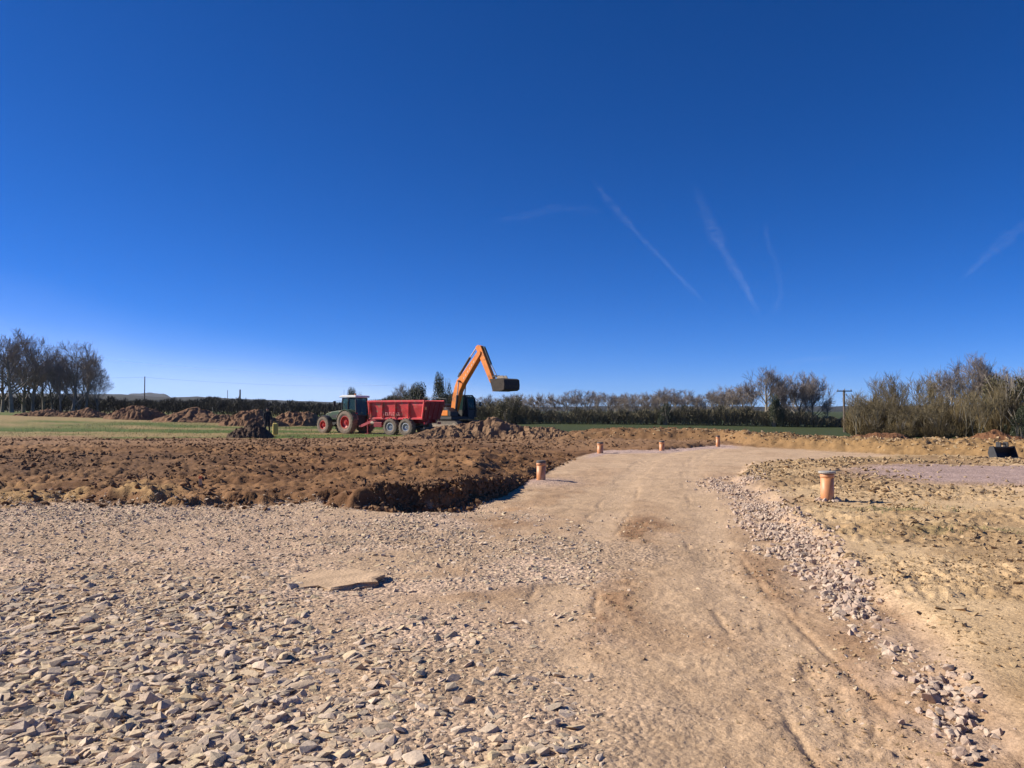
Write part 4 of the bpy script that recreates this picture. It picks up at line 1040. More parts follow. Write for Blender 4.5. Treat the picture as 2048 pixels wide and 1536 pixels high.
# ------------------------------------------------------------------ person beside dark heap
def person():
    D = 53.0; x = XP(535.5, D); g = hz(x, D)
    t = empty('person', (x, D, g + .22), R(20))
    tag(t, 'standing person in dark work clothes half hidden behind the small dark heap', 'person')
    def skin(name, V, E, Rr, mat):
        me = bpy.data.meshes.new(name); me.from_pydata(V, E, []); o = bpy.data.objects.new(name, me); C.objects.link(o); o.parent = t
        md = o.modifiers.new('skin', 'SKIN'); 
        for i, r in enumerate(Rr): me.skin_vertices[0].data[i].radius = (r if isinstance(r, tuple) else (r, r))
        me.skin_vertices[0].data[0].use_root = True
        o.modifiers.new('sub', 'SUBSURF').levels = 1; o.modifiers['sub'].render_levels = 2
        me.materials.append(mat); return o
    V = [(0, 0, .95), (0, 0, 1.15), (0, .01, 1.38), (0, .01, 1.47), (0, .02, 1.56), (0, .02, 1.70),
         (.10, 0, .90), (.12, -.02, .50), (.13, .02, .10), (.14, -.12, .04),
         (-.10, 0, .90), (-.12, .02, .50), (-.13, .05, .10), (-.14, -.08, .04),
         (.19, .01, 1.40), (.25, .0, 1.12), (.22, -.16, .95), (.20, -.22, .90),
         (-.19, .01, 1.40), (-.26, .02, 1.12), (-.24, -.10, .90), (-.23, -.13, .83)]
    E = [(0, 1), (1, 2), (2, 3), (3, 4), (4, 5), (0, 6), (6, 7), (7, 8), (8, 9), (0, 10), (10, 11), (11, 12), (12, 13), (2, 14), (14, 15), (15, 16), (16, 17), (2, 18), (18, 19), (19, 20), (20, 21)]
    Rr = [(.16, .12), (.155, .11), (.17, .11), .055, .085, .07, .10, .065, .05, .045, .10, .065, .05, .045, .065, .05, .04, .03, .065, .05, .04, .03]
    skin('body', V, E, Rr, M['jacket'])
    m = MB(); m.lathe((0, -.01, 1.60), [(.001, -.10), (.05, -.09), (.078, -.03), (.08, .04), (.05, .09), (.001, .10)], 16, 'Z'); m.box((0, -.09, 1.59), (.025, .04, .05)); m.build('face', M['skin'], t, smooth=True)
    m = MB(); m.lathe((0, .015, 1.66), [(.001, -.02), (.092, -.03), (.088, .04), (.05, .085), (.001, .09)], 16, 'Z'); m.box((0, -.10, 1.645), (.15, .09, .02)); m.build('cap', M['jacket'], t)
    for s in (1, -1):
        hx, hy, hz_ = (.20, -.24, .87) if s > 0 else (-.23, -.15, .79)
        m = MB(); m.box((hx, hy, hz_), (.035, .08, .09))
        for k in range(4): m.bar((hx, hy - .03 + k * .02, hz_ - .04), (hx - s * .015, hy - .035 + k * .02, hz_ - .11 + .008 * abs(k - 1.5)), .016, .016)
        m.bar((hx, hy - .04, hz_ + .01), (hx - s * .01, hy - .075, hz_ - .04), .018, .018)
        m.build('hand', M['skin'], t)
    # yellow can standing beside
    x2 = XP(548, D); y2 = D + .4
    c = tag(empty('canister', (x2, y2, hz(x2, y2) + .25)), 'small pale yellow container just right of the dark dressed person', 'canister')
    m = MB(); m.box((0, 0, .26), (.34, .26, .80)); m.build('can_body', M['yellow'], c, .05)
    m = MB(); m.cyl((.08, 0, .66), (.08, 0, .74), .05, n=10); m.build('lid', M['dark'], c)
    m = MB(); m.bar((-.12, 0, .66), (-.12, 0, .72), .02, .02); m.bar((-.12, 0, .72), (.02, 0, .72), .02, .02); m.bar((.02, 0, .72), (.02, 0, .66), .02, .02); m.build('handle', M['yellow'], c)
person()

# ------------------------------------------------------------------ poles and wires
def pole(px, D, toppy, label, arm=True, r=.13, group='utility poles'):
    x = XP(px, D); g = hz(x, D); h = ZP(toppy, D) - g
    t = tag(empty('utility_pole', (x, D, g)), label, 'pole', group)
    MB().cyl((0, 0, -.3), (0, 0, h), r, r * .75, n=10).build('pole_shaft', M['wood'], t)
    if arm:
        MB().box((0, -.13, h - .12), (1.75, .1, .12)).build('crossarm', M['wood'], t)
        for xx in (-.75, 0, .75): MB().cyl((xx, -.13, h - .06), (xx, -.13, h + .12), .05, .04, n=8).build('insulator', M['grey'], t)
    return x, D, g + h
pr = pole(1688, 88, 780, 'dark wooden utility pole with crossarm at the left end of the thicket', True, .15)
p1 = pole(289, 210, 753, 'lone thin utility pole standing left above the pointed spoil heap', False, .16)
p2 = pole(455, 240, 780, 'short thin pole on the left skyline, nearer the thicker stub', False, .10)
p3 = pole(480, 235, 779, 'thicker dark stub pole on the left skyline', False, .30)
def wire(a, b, sag, label):
    pts = []
    a = Vector(a); b = Vector(b)
    for k in range(25):
        t = k / 24; p = a.lerp(b, t); p.z -= sag * 4 * t * (1 - t); pts.append(p)
    V, Fc = tubes([p[:] for p in pts[:-1]], [p[:] for p in pts[1:]], [.013] * 24, [.013] * 24, 4)
    tag(mesh_np('power_cable', V, Fc, M['dark']), label, 'cable', 'overhead cables')
wire((-210, 190, 13.0), (p1[0], p1[1], p1[2] - .2), 1.5, 'thin overhead cable running left from the lone pole')
wire((p1[0], p1[1], p1[2] - .2), (-30, 330, 13.5), 2.0, 'thin overhead cable running right from the lone pole')

# ------------------------------------------------------------------ bare trees
def grow(seed, H, spread=.5, limbs=8, base=.28, depth=4, twiginess=1.0, r0=.22, up=.35, stems=1):
    r = random.Random(seed); segs = []; tw = []
    def rot_dir(d, ang):
        a = d.orthogonal().normalized(); a.rotate(Matrix.Rotation(r.uniform(0, 2 * math.pi), 3, d))
        return (d * math.cos(ang) + a * math.sin(ang)).normalized()
    def branch(p, d, L, rad, lev):
        n = 4 if lev <= 1 else (3 if lev < depth else 2)
        pts = [p]
        for k in range(n):
            d = (d + Vector((r.uniform(-1, 1), r.uniform(-1, 1), r.uniform(-.5, 1))) * (.10 if lev == 0 else .2) + Vector((0, 0, up * .22))).normalized()
            q = pts[-1] + d * L / n
            ra = rad * (1 - .62 * k / n); rb = rad * (1 - .62 * (k + 1) / n)
            (segs if lev <= 2 else tw).append((pts[-1], q, ra, rb)); pts.append(q)
        if lev >= depth: return
        nb = {0: limbs, 1: 6, 2: 6, 3: 5}.get(lev, 4)
        nb = max(2, int(nb * (twiginess if lev >= 2 else 1)))
        for k in range(nb):
            t = (base if lev == 0 else .25) + (1 - (base if lev == 0 else .25)) * (k + r.random()) / nb
            t = min(t, .999); i = int(t * n); f = t * n - i
            pp = pts[i].lerp(pts[i + 1], f)
            dd = (pts[i + 1] - pts[i]).normalized()
            ang = r.uniform(.35, .85) * (spread / .5) if lev == 0 else r.uniform(.35, .95)
            l2 = L * (r.uniform(.50, .70) * (1.12 - .55 * t) if lev == 0 else r.uniform(.42, .66))
            rr = rad * (1 - .62 * t) * (.55 if lev == 0 else .6)
            branch(pp, rot_dir(dd, ang), l2, max(rr, .012), lev + 1)
    for s in range(stems):
        o = Vector((0, 0, 0)) if stems == 1 else Vector((r.uniform(-.5, .5), r.uniform(-.3, .3), 0))
        d = Vector((0, 0, 1)) if stems == 1 else Vector((r.uniform(-.35, .35), r.uniform(-.2, .2), 1)).normalized()
        branch(o - Vector((0, 0, .2)), d, H * .78, r0 / stems ** .5, 0)
    return segs, tw
def tree_meshes(name, segs, tw, matT, matC, minr=.016):
    A = lambda s, i: np.array([tuple(q[i]) if i < 2 else q[i] for q in s])
    V, Fc = tubes(A(segs, 0), A(segs, 1), A(segs, 2), A(segs, 3), 6)
    t = mesh_np('trunk', V, Fc, matT, None, True)
    V, Fc = tubes(A(tw, 0), A(tw, 1), np.maximum(A(tw, 2), minr), np.maximum(A(tw, 3), minr * .6), 3)
    c = mesh_np('crown', V, Fc, matC)
    return t, c
PROTO = []
class Proto:
    def __init__(s, t, c, H): s.t = t.data; s.c = c.data; s.H = H; bpy.data.objects.remove(t); bpy.data.objects.remove(c)
def mkproto(seed, H, mt='bark', mc='twig', minr=.016, **kw):
    segs, tw = grow(seed, H, **kw)
    top = max(q[1].z for q in tw)
    k = H / top
    segs = [(a * k, b * k, c, d) for a, b, c, d in segs]; tw = [(a * k, b * k, c, d) for a, b, c, d in tw]
    return Proto(*tree_meshes('t', segs, tw, M[mt], M[mc], minr), H)
TREES = {
    'tall': [mkproto(1, 14, 'barkdark', 'twig', .020, limbs=12, base=.2, spread=.62, r0=.32, twiginess=1.0), mkproto(2, 14, 'barkdark', 'twig', .020, limbs=13, base=.16, spread=.62, r0=.30, twiginess=1.0), mkproto(22, 14, 'barkdark', 'twig', .020, limbs=10, base=.18, spread=.6, r0=.26, twiginess=.9, stems=2)],
    'row': [mkproto(3, 9, limbs=9, base=.32, spread=.58, r0=.17, minr=.015, twiginess=1.0), mkproto(4, 9, limbs=10, base=.30, spread=.55, r0=.15, minr=.015, twiginess=1.0), mkproto(5, 9, limbs=6, base=.35, spread=.55, r0=.2, stems=3, minr=.016, twiginess=.8), mkproto(6, 9, limbs=9, base=.28, spread=.62, r0=.16, minr=.015, twiginess=1.0)],
    'vase': [mkproto(31, 11, limbs=12, base=.24, spread=.62, r0=.24, minr=.016, twiginess=1.0, up=.6), mkproto(32, 11, limbs=11, base=.22, spread=.66, r0=.22, minr=.016, twiginess=1.0, up=.5, stems=2)],
    'thin': [mkproto(7, 7, 'stem', 'oliv', limbs=9, base=.3, spread=.3, r0=.09, depth=3, minr=.012, up=.8), mkproto(8, 7, 'stem', 'oliv', limbs=10, base=.25, spread=.35, r0=.08, depth=3, minr=.012, up=.8), mkproto(9, 7, 'stem', 'oliv', limbs=7, base=.3, spread=.3, r0=.10, depth=3, minr=.012, stems=3, up=.8)],
}
def tree(kind, i, px, D, toppy, label, group, wide=1.0, name='bare_tree'):
    pr_ = TREES[kind][i % len(TREES[kind])]; x = XP(px, D); g = hz(x, D); h = ZP(toppy, D) - g; k = h / pr_.H
    t = tag(empty(name, (x, D, g), random.uniform(0, 6.28)), label, 'tree', group)
    t.scale = (k * wide, k * wide, k)
    linkmesh('trunk', pr_.t, t); linkmesh('crown', pr_.c, t)
    return t
GL = 'tall bare trees at the far left'
tree('tall', 0, 24, 135, 653, 'tallest bare tree at the left edge of the photo', GL, 1.2)
tree('tall', 1, 66, 142, 664, 'tall slender bare tree second from the left edge', GL, 1.0)
tree('tall', 2, 104, 150, 700, 'lower bare tree between the two tall left groups', GL, .9)
tree('tall', 1, 145, 140, 679, 'broad bare tree at the middle of the second left group', GL, .95)
tree('tall', 0, 172, 146, 700, 'bare tree just right of the broad one in the left group', GL, .8)
tree('tall', 2, 196, 150, 735, 'lowest bare tree closing the left group on its right', GL, .9)
tree('tall', 1, -60, 140, 670, 'bare tree mostly outside the left edge of the photo', GL, .9)
tree('tall', 1, 48, 150, 690, 'bare tree standing between the two tallest at the left edge', GL, 1.2)
tree('tall', 0, 88, 152, 720, 'low bare tree just right of the second tall one', GL, 1.2)
tree('tall', 2, 158, 152, 705, 'bare tree behind the broad one of the second left group', GL, 1.2)
tree('tall', 1, 5, 146, 675, 'bare tree cut by the left edge of the photo', GL, 1.1)
tree('tall', 0, 122, 138, 712, 'slim bare tree in front of the second left group', GL, .7)

GR = 'row of bare trees along the far hedge'
ordn = ['first', 'second', 'third', 'fourth', 'fifth', 'sixth', 'seventh', 'eighth', 'ninth', 'tenth', 'eleventh', 'twelfth', 'thirteenth', 'fourteenth', 'fifteenth', 'sixteenth', 'seventeenth', 'eighteenth', 'nineteenth']
tens = {20: 'twentieth', 30: 'thirtieth'}
ordn += ['twentieth'] + ['twenty ' + o for o in ordn[:9]] + ['thirtieth'] + ['thirty ' + o for o in ordn[:9]]
for (px, py, lb) in ((800, 768, 'small bare tree left of the orange boom, left one of three'), (822, 762, 'small bare tree left of the orange boom, middle one of three'), (845, 775, 'small bare tree left of the orange boom, right one of three')):
    tree('row', px, px, 124, py, lb, GR, .9)
tops = lambda p: float(np.interp(p, [955, 1000, 1060, 1140, 1175, 1230, 1262, 1300, 1350, 1400, 1440, 1480, 1520], [790, 785, 782, 772, 770, 776, 786, 772, 771, 784, 773, 760, 748]))
px = 958; k = 0
rr_ = random.Random(4)
while px < 1512:
    tree('row', k * 7 % 11, px, 121 + (k * 7) % 11, tops(px) + rr_.uniform(-2, 9), ordn[k] + ' bare tree of the far hedge row counting from the excavator', GR, rr_.uniform(1.15, 1.45))
    px += rr_.uniform(15, 24); k += 1
for (px, py, wd, lb) in ((1532, 737, 1.25, 'tallest bare tree of the far hedge row'), (1560, 750, 1.0, 'slim bare tree just right of the tallest one in the far row'), (1598, 745, 1.2, 'large rounded bare tree, second left of the utility pole'), (1630, 746, 1.15, 'rounded bare tree just left of the utility pole'), (1578, 790, .9, 'small bare tree low between the two largest crowns of the far row'), (1655, 800, .9, 'lowest bare tree next to the utility pole')):
    tree('vase' if wd > .95 else 'row', int(px) // 2, px, 118, py - 8, lb, GR, wd * .92)
GT = 'bare trees rising from the right thicket'
right = [('thin', 1742, 748), ('thin', 1762, 742), ('thin', 1790, 728 + 10), ('thin', 1812, 760), ('thin', 1838, 742), ('thin', 1862, 735), ('thin', 1880, 730), ('row', 1905, 722), ('vase', 1945, 700), ('vase', 1988, 712), ('row', 2018, 722), ('thin', 2040, 735), ('thin', 1968, 715), ('thin', 1920, 745)]
extra = [(1712, 775), (1728, 768), (1752, 776), (1778, 770), (1800, 785), (1822, 782), (1850, 765), (1872, 770), (1898, 762), (1930, 768), (1955, 760), (2000, 756)]
elabs = ['pale thin stem just right of the pole in the thicket', 'pale thin stem above the olive bush nearest the pole', 'pale forked stem behind the second olive bush', 'pale stem behind the left reddish heap', 'pale stem low in the skyline gap, left one', 'pale stem low in the skyline gap, right one', 'pale stem rising under the leaning sapling', 'pale stem among the upright saplings', 'pale stem left of the tall thicket trees, in front', 'pale stem under the tall thicket trees', 'pale stem under the tallest thicket crown', 'pale stem left of the tall evergreen bush']
labs = ['leftmost thin sapling rising from the thicket right of the pole', 'second thin sapling from the left in the thicket', 'thin upright sapling above the reddish left heap', 'short thin sapling in the gap of the thicket skyline', 'leaning sapling at the middle of the thicket', 'upright sapling left of the tall thicket trees', 'forked sapling close beside the tall thicket trees', 'bare tree at the left of the tall thicket group',
        'tallest bare tree rising from the right thicket', 'bare tree right of the tallest one in the thicket', 'bare tree behind the dark evergreen on the right', 'thin bare tree at the right edge of the photo', 'thin tree with a straight trunk under the tallest thicket crown', 'small bare tree in front of the tall thicket group']
for i, ((k, px, py), lb) in enumerate(zip(right, labs)):
    tree(k, i, px, 62 + (i * 5) % 7, py, lb, GT, 1.0 if k == 'thin' else .9)

for i, ((px, py), lb) in enumerate(zip(extra, elabs)):
    tree('thin', i + 1, px, 52 + (i * 3) % 5, py + (i * 13) % 23, lb, GT, 1.25)

# ------------------------------------------------------------------ hedges and thicket
def twigmass(name, n, pxr, D0, Dw, topfn, rad, ln, mat, label, cat, parent=None, kind='stuff', lean=.35):
    px = rng.uniform(pxr[0], pxr[1], n); D = D0 + rng.uniform(-1, 1, n) * Dw
    x = (px - 1024) / F * D
    g = fields(x, D)['z']; top = CAMZ + (HOR - topfn(px)) / F * D
    t = rng.random(n) ** .8
    h0 = g + (top - g) * t * .85 - .1
    L = ln * rng.uniform(.4, 1.2, n); L = np.minimum(L, np.maximum(top - h0, .25))
    d = np.stack([rng.normal(0, lean, n), rng.normal(0, lean, n), rng.uniform(.4, 1, n)], 1); d /= np.linalg.norm(d, axis=1, keepdims=True)
    P0 = np.stack([x, D, h0], 1); P1 = P0 + d * L[:, None] * .5
    d2 = d + rng.normal(0, .3, (n, 3)); d2 /= np.linalg.norm(d2, axis=1, keepdims=True); P2 = P1 + d2 * L[:, None] * .5
    r = rad * rng.uniform(.5, 1.3, n)
    V1, F1 = tubes(P0, P1, r, r * .7, 3); V2, F2 = tubes(P1, P2, r * .7, r * .3, 3)
    o = mesh_np(name, np.concatenate([V1, V2]), np.concatenate([F1, F2 + len(V1)]), mat, parent)
    tag(o, label, cat, None, kind)
    return o
def tf(ps, ys, s=1.6):
    return lambda px: np.interp(px, ps, ys) + s * 4 * (vnoise(px / 11, px * 0, 2) - .5) + s * 3 * (vnoise(px / 4, px * 0, 3) - .5)
twigmass('hedgerow', 13000, (930, 1720), 116, 3, tf([930, 1040, 1100, 1300, 1500, 1620, 1660, 1720], [800, 814, 822, 818, 816, 826, 834, 838], 4.5), .045, 1.5, M['hedge'], 'dense dark leafless hedge under the row of bare trees in the distance', 'hedge')
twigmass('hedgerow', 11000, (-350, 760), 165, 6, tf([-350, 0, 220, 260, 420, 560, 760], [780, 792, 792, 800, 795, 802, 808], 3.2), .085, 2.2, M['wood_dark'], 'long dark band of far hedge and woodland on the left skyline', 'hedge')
twigmass('hedgerow', 6000, (700, 940), 125, 4, tf([700, 780, 830, 870, 900, 940], [806, 792, 790, 796, 786, 790]), .05, 1.6, M['hedge'], 'dark hedge behind the red trailer and the excavator', 'hedge')
twigmass('hedgerow', 2500, (1655, 1800), 122, 3, tf([1655, 1700, 1800], [832, 836, 830]), .05, 1.5, M['hedge'], 'low hedge behind the utility pole', 'hedge')

def bushmesh(seed, n, leafy=0):
    r = np.random.default_rng(seed)
    a = r.uniform(0, 6.28, n); q = np.sqrt(r.random(n)); x = q * np.cos(a); y = q * np.sin(a)
    hm = np.sqrt(np.clip(1.05 - q ** 2, .05, 1)) * (.45 + .8 * vnoise(x * 3.5 + seed, y * 3.5, 3))
    t = r.random(n) ** .85; z = hm * t * .85
    L = r.uniform(.12, .30, n)
    d = np.stack([x * .35 + r.normal(0, .25, n), y * .35 + r.normal(0, .25, n), r.uniform(.5, 1, n)], 1); d /= np.linalg.norm(d, axis=1, keepdims=True)
    P0 = np.stack([x * (.5 + .5 * t), y * (.5 + .5 * t), z], 1); P1 = P0 + d * L[:, None] * .5
    d2 = d + r.normal(0, .25, (n, 3)); d2 /= np.linalg.norm(d2, axis=1, keepdims=True); P2 = P1 + d2 * L[:, None] * .5
    rr = r.uniform(.004, .010, n)
    V1, F1 = tubes(P0, P1, rr, rr * .7, 3); V2, F2 = tubes(P1, P2, rr * .7, rr * .3, 3)
    tw = mesh_np('foliage', np.concatenate([V1, V2]), np.concatenate([F1, F2 + len(V1)]), M['leaf'] if leafy else M['thicket'])
    ns = 14; a = r.uniform(0, 6.28, ns); b = r.uniform(.2, .8, ns)
    S0 = np.stack([.12 * np.cos(a), .12 * np.sin(a), np.full(ns, -.05)], 1); S1 = np.stack([.3 * b * np.cos(a), .3 * b * np.sin(a), r.uniform(.3, .5, ns)], 1); S2 = np.stack([b * np.cos(a) * .9, b * np.sin(a) * .9, r.uniform(.7, 1.0, ns)], 1)
    V1, F1 = tubes(S0, S1, np.full(ns, .022), np.full(ns, .016), 5); V2, F2 = tubes(S1, S2, np.full(ns, .016), np.full(ns, .007), 5)
    st = mesh_np('stems', np.concatenate([V1, V2]), np.concatenate([F1, F2 + len(V1)]), M['bark'])
    a_, b_ = tw.data, st.data; bpy.data.objects.remove(tw); bpy.data.objects.remove(st)
    return a_, b_
def leafmesh(seed, n, mat, size=.05):
    r = np.random.default_rng(seed); nb = 26
    bc = np.stack([r.uniform(-.72, .72, nb), r.uniform(-.72, .72, nb), r.uniform(.08, .85, nb)], 1); bc[:, :2] *= (1.05 - .45 * bc[:, 2:3]); br = r.uniform(.10, .27, nb)
    w_ = br ** 2; b = r.choice(nb, n, p=w_ / w_.sum())
    d = r.normal(0, 1, (n, 3)); d /= np.linalg.norm(d, axis=1, keepdims=True)
    P = bc[b] + d * (br[b] * r.random(n) ** .45)[:, None]; P = P[P[:, 2] > 0]; n = len(P)
    u = r.normal(0, 1, (n, 3)); u /= np.linalg.norm(u, axis=1, keepdims=True); v = np.cross(u, r.normal(0, 1, (n, 3))); v /= np.linalg.norm(v, axis=1, keepdims=True)
    s = size * r.uniform(.5, 1.4, n)[:, None]
    V = np.stack([P - u * s, P + v * s * .5, P + u * s, P - v * s * .5], 1).reshape(-1, 3)
    o = mesh_np('foliage', V, np.arange(4 * n).reshape(n, 4), mat); me = o.data; bpy.data.objects.remove(o); return me
BM = [bushmesh(50 + k, 3200) for k in range(4)]
EV = [leafmesh(70, 12000, M['leaf'], .022), leafmesh(71, 14000, M['leafolive'], .020)]
GB = 'leafless olive brown bushes of the right thicket'
bl = [(1722, 60, 790, 62), (1750, 58, 785, 70), (1775, 62, 778, 70), (1805, 57, 808, 62), (1832, 61, 800, 66), (1860, 56, 796, 70), (1890, 62, 788, 70), (1915, 55, 806, 60), (1940, 60, 782, 74), (1716, 64, 806, 34), (1878, 52, 828, 60), (1800, 52, 834, 60), (1745, 53, 830, 50)]
blab = ['olive bush just right of the utility pole', 'second olive bush from the pole in the thicket', 'reddish brown bush behind the left reddish heap', 'low bush under the skyline gap of the thicket', 'bush at the middle of the thicket under the leaning sapling', 'bush below the upright saplings of the thicket', 'tall brown bush left of the tall thicket trees', 'low bush in front of the tall thicket trees', 'broad olive bush left of the dark evergreen', 'narrow olive bush nearest the utility pole', 'low front bush between the two reddish heaps', 'low front bush right of the left reddish heap', 'low front bush behind the left reddish heap']
def bush(i, px, D, py, wpx, lab, meshes=None, group=GB, cat='bush', name='bush'):
    x = XP(px, D); g = hz(x, D); h = ZP(py, D) - g; wd = wpx / F * D / 2
    t = tag(empty(name, (x, D, g), random.uniform(0, 6.28)), lab, cat, group); t.scale = (wd * 1.15, wd * 1.15, h)
    if meshes is None:
        a, b = BM[i % 4]; linkmesh('foliage', a, t); linkmesh('stems', b, t)
    else:
        linkmesh('foliage', meshes, t); linkmesh('stems', BM[0][1], t)
for i, ((px, D, py, wp), lb) in enumerate(zip(bl, blab)): bush(i, px, D, py + 7, wp, lb)
bush(0, 2030, 57, 745, 150, 'tall olive evergreen bush at the right edge of the thicket', EV[1], 'evergreen bushes')
bush(3, 2010, 56, 765, 90, 'olive twiggy bush overlapping the tall evergreen at the right edge')
bush(1, 1985, 60, 790, 80, 'dark evergreen bush left of the tall one at the right edge', EV[0], 'evergreen bushes')
bush(2, 2040, 52, 815, 70, 'darkest low evergreen bush above the larger reddish heap', EV[0], 'evergreen bushes')
bush(0, 886, 110, 750, 46, 'narrow dark ivy clad tree just left of the orange boom', EV[0], 'ivy clad trees', 'tree', 'ivy_tree')
bush(1, 828, 112, 768, 70, 'dark ivy clad tree behind the tail of the red trailer', EV[0], 'ivy clad trees', 'tree', 'ivy_tree')
bush(2, 1015, 112, 790, 70, 'dark evergreen tree below the raised excavator bucket', EV[1], 'dark evergreens under the hedge row', 'tree', 'evergreen_tree')
bush(1, 1330, 113, 808, 40, 'small dark evergreen near the middle of the far hedge', EV[0], 'dark evergreens under the hedge row', 'tree', 'evergreen_tree')
bush(1, 1548, 113, 792, 44, 'dark evergreen below the tallest tree of the far row', EV[0], 'dark evergreens under the hedge row', 'tree', 'evergreen_tree')
bush(0, 710, 120, 778, 40, 'small dark tree crown showing behind the tractor roof', EV[0], 'ivy clad trees', 'tree', 'ivy_tree')

# ------------------------------------------------------------------ grass tufts
def grass(n, xr, yr, label, fn, hgt, seed, mat, name='grass'):
    r = np.random.default_rng(seed); x = r.uniform(*xr, n); y = r.uniform(*yr, n); k = r.random(n) < fn(x, y); x = x[k]; y = y[k]; n = len(x)
    z = gz(x, y)[0] - .01; h = hgt * r.uniform(.4, 1.2, n); a = r.uniform(0, 6.28, n); w_ = h * .12
    dx, dy = np.cos(a), np.sin(a); l = r.normal(0, .35, (n, 2)) * h[:, None]
    V = np.stack([np.stack([x - dx * w_, y - dy * w_, z], 1), np.stack([x + dx * w_, y + dy * w_, z], 1), np.stack([x + l[:, 0], y + l[:, 1], z + h], 1)], 1).reshape(-1, 3)
    return tag(mesh_np(name, V, np.arange(3 * n).reshape(n, 3), mat), label, 'grass', None, 'stuff')
M['grassg'] = simple('green_blades', (.10, .12, .035), .8, .4, 2)
M['grassd'] = simple('dry_blades', (.36, .28, .13), .9, .3, 2)
grass(9000, (4.2, 8.2), (8.6, 12.6), 'sparse green grass growing on the clay below the near pipe', lambda x, y: np.clip(np.exp(-(((x - 5.9) / .9) ** 2 + ((y - 11.6) / .45) ** 2)) + .5 * np.exp(-(((x - 6.2) / 1.6) ** 2 + ((y - 9.6) / .4) ** 2)), 0, 1) * sstep((fbm(x, y, .4, 2, 5) + .1) / .2), .05, 3, M['grassg'])
grass(8000, (-40, -8), (46, 90), 'short green and yellow grass of the field beyond the dug soil', lambda x, y: (fields(x, y)['px'] > -60) * .9 * sstep((y - 49) / 3), .12, 4, M['grassg'])

grass(9000, (-40, -8), (46, 90), 'dry straw coloured grass mixed into the far field', lambda x, y: (fields(x, y)['px'] > -60) * .9 * sstep((y - 49) / 3), .12, 6, M['grassd'])

# ------------------------------------------------------------------ contrails, thin ice cloud high above
def cloudmat(name, amt):
    m, n, p = newmat(name); n.nodes.remove(p)
    out = [x for x in n.nodes if x.type == 'OUTPUT_MATERIAL'][0]
    at = n.nodes.new('ShaderNodeAttribute'); at.attribute_name = 'col'
    g = n.nodes.new('ShaderNodeNewGeometry')
    f = noise(n, .004, 6, g.outputs['Position'], .65)
    mm = n.nodes.new('ShaderNodeMath'); mm.operation = 'MULTIPLY'; n.links.new(at.outputs['Fac'], mm.inputs[0]); n.links.new(ramp(n, f, .36, .68, 0, 1.3), mm.inputs[1])
    m2 = n.nodes.new('ShaderNodeMath'); m2.operation = 'MULTIPLY'; n.links.new(mm.outputs[0], m2.inputs[0]); m2.inputs[1].default_value = amt; m2.use_clamp = True
    tr = n.nodes.new('ShaderNodeBsdfTransparent'); df = n.nodes.new('ShaderNodeBsdfTranslucent'); df.inputs[0].default_value = (.86, .93, .99, 1)
    d2 = n.nodes.new('ShaderNodeBsdfDiffuse'); d2.inputs[0].default_value = (.86, .93, .99, 1)
    ad = n.nodes.new('ShaderNodeAddShader'); n.links.new(df.outputs[0], ad.inputs[0]); n.links.new(d2.outputs[0], ad.inputs[1])
    mx = n.nodes.new('ShaderNodeMixShader'); n.links.new(m2.outputs[0], mx.inputs[0]); n.links.new(tr.outputs[0], mx.inputs[1]); n.links.new(ad.outputs[0], mx.inputs[2]); n.links.new(mx.outputs[0], out.inputs[0])
    return m
CM = cloudmat('ice_cloud', .065)
ALT = 5000.0
def contrail(pts, label, group='faint vapour trails in the sky'):
    """pts: px, py, half width px, strength. Points are where the sight lines meet the 5 km level."""
    P = np.array(pts, float); s = np.concatenate([[0], np.cumsum(np.hypot(np.diff(P[:, 0]), np.diff(P[:, 1])))])
    t = np.linspace(0, s[-1], 70); px, py, hw, st = (np.interp(t, s, P[:, i]) for i in range(4))
    hw = hw * 1.4
    px = px + 1.5 * (vnoise(t / 14, t * 0, 3) - .5) * 2; hw = hw * (.7 + .6 * vnoise(t / 10, t * 0, 4))
    tx = np.gradient(px); ty = np.gradient(py); L = np.hypot(tx, ty); nx_, ny_ = -ty / L, tx / L
    pitch = R(1.93); rows = []; cl = []
    for k, q in enumerate(np.linspace(-1, 1, 9)):
        a = (px + nx_ * hw * q - 1024) / F; b = (768 - (py + ny_ * hw * q)) / F
        dx, dy, dz = a, math.cos(pitch) - b * math.sin(pitch), math.sin(pitch) + b * math.cos(pitch)
        dz = np.maximum(dz, .02); kk = (ALT - 25 * (1 - q * q)) / dz
        rows.append(np.stack([dx * kk, dy * kk, CAMZ + dz * kk], 1)); v = st * (1 - q * q) ** 1.5 * np.minimum(1, np.minimum(np.arange(70), np.arange(69, -1, -1)) / 8); cl.append(np.stack([v, v, v, np.ones(70)], 1))
    V = np.concatenate(rows); idx = np.arange(len(V)).reshape(9, 70)
    Fc = np.stack([idx[:-1, :-1].ravel(), idx[:-1, 1:].ravel(), idx[1:, 1:].ravel(), idx[1:, :-1].ravel()], 1)
    o = mesh_np('contrail', V, Fc, CM, None, True, np.concatenate(cl)); tag(o, label, 'contrail', group)
contrail([(1175, 350, 4, .1), (1215, 400, 7, .45), (1250, 440, 6, .5), (1300, 495, 4, .6), (1365, 560, 4, .7), (1412, 612, 5, .3)], 'long thin straight vapour trail, left one of the pair')
contrail([(1385, 365, 10, .15), (1412, 430, 12, .35), (1432, 475, 12, .7), (1462, 528, 8, .7), (1490, 575, 6, 1.0), (1518, 628, 6, .5)], 'brightest broken vapour trail right of centre')
contrail([(1528, 440, 6, .3), (1536, 490, 6, .3), (1556, 540, 6, .15), (1562, 590, 7, .35), (1545, 632, 7, .3)], 'faint hooked vapour trail beside the brightest one')
contrail([(1925, 557, 5, .6), (1965, 520, 8, .55), (2010, 480, 11, .5), (2060, 440, 13, .4)], 'vapour trail slanting out at the right edge of the photo')
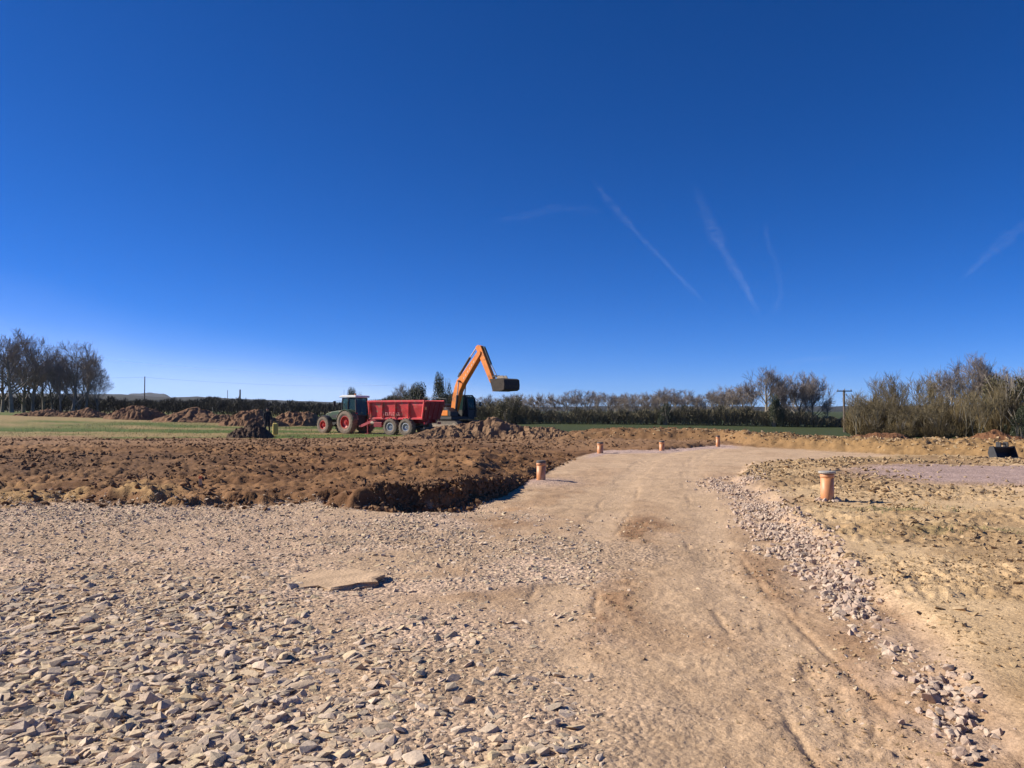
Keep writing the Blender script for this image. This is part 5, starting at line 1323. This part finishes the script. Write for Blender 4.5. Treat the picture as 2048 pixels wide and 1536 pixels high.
contrail([(985, 441, 6, .15), (1060, 430, 8, .3), (1110, 415, 7, .25), (1210, 424, 6, .1)], 'very faint curved wisp of cloud above the excavator')
contrail([(1560, 728, 5, .2), (1620, 719, 6, .5), (1710, 714, 5, .25)], 'short faint wisp low above the trees on the right')

# thin veil of high cloud low in the left sky
def veil():
    n, m_ = 100, 40; px = np.linspace(-500, 1500, n)
    top = np.interp(px, [-500, 60, 300, 800, 1150, 1500], [420, 520, 610, 720, 770, 795]); rows = []; cl = []
    pitch = R(1.93)
    for q in np.linspace(0, 1, m_):
        py = top + (813 - top) * q; a = (px - 1024) / F; b = (768 - py) / F
        dz = math.sin(pitch) + b * math.cos(pitch); kk = 4000.0 / np.maximum(dz, .003)
        rows.append(np.stack([a * kk, (math.cos(pitch) - b * math.sin(pitch)) * kk, np.full(n, CAMZ + 4000.0)], 1))
        v = (.22 * sstep(q / .5) + .78 * sstep((q - .32) / .5)) * sstep((1500 - px) / 900) * sstep((px + 500) / 200) * (.8 + .4 * vnoise(px / 150, px * 0 + q * 3, 5)); cl.append(np.stack([v, v, v, np.ones(n)], 1))
    V = np.concatenate(rows); idx = np.arange(len(V)).reshape(m_, n)
    Fc = np.stack([idx[:-1, :-1].ravel(), idx[:-1, 1:].ravel(), idx[1:, 1:].ravel(), idx[1:, :-1].ravel()], 1)
    mt = cloudmat('veil_cloud', .42)
    for nd in mt.node_tree.nodes:
        if nd.type == 'TEX_NOISE': nd.inputs['Scale'].default_value = 0.0
    tag(mesh_np('cloud_veil', V, Fc, mt, None, True, np.concatenate(cl)), 'pale veil of thin high cloud low over the left skyline', 'cloud', None, 'stuff')
veil()

def haze():
    m = bpy.data.materials.new('clear_air'); m.use_nodes = True; n = m.node_tree; n.nodes.clear()
    out = n.nodes.new('ShaderNodeOutputMaterial'); v = n.nodes.new('ShaderNodeVolumePrincipled')
    v.inputs['Color'].default_value = (.80, .88, 1.0, 1); v.inputs['Density'].default_value = 5e-5; v.inputs['Anisotropy'].default_value = .2
    n.links.new(v.outputs[0], out.inputs['Volume'])
    o = MB().box((0, 1650, 54), (6900, 3700, 140)).build('haze', m); o['kind'] = 'stuff'; o['label'] = 'thin clear air over the site fading the far hills'; o['category'] = 'haze'
haze()

sc.render.engine = 'CYCLES'
sc.cycles.max_bounces = 6; sc.cycles.transparent_max_bounces = 16
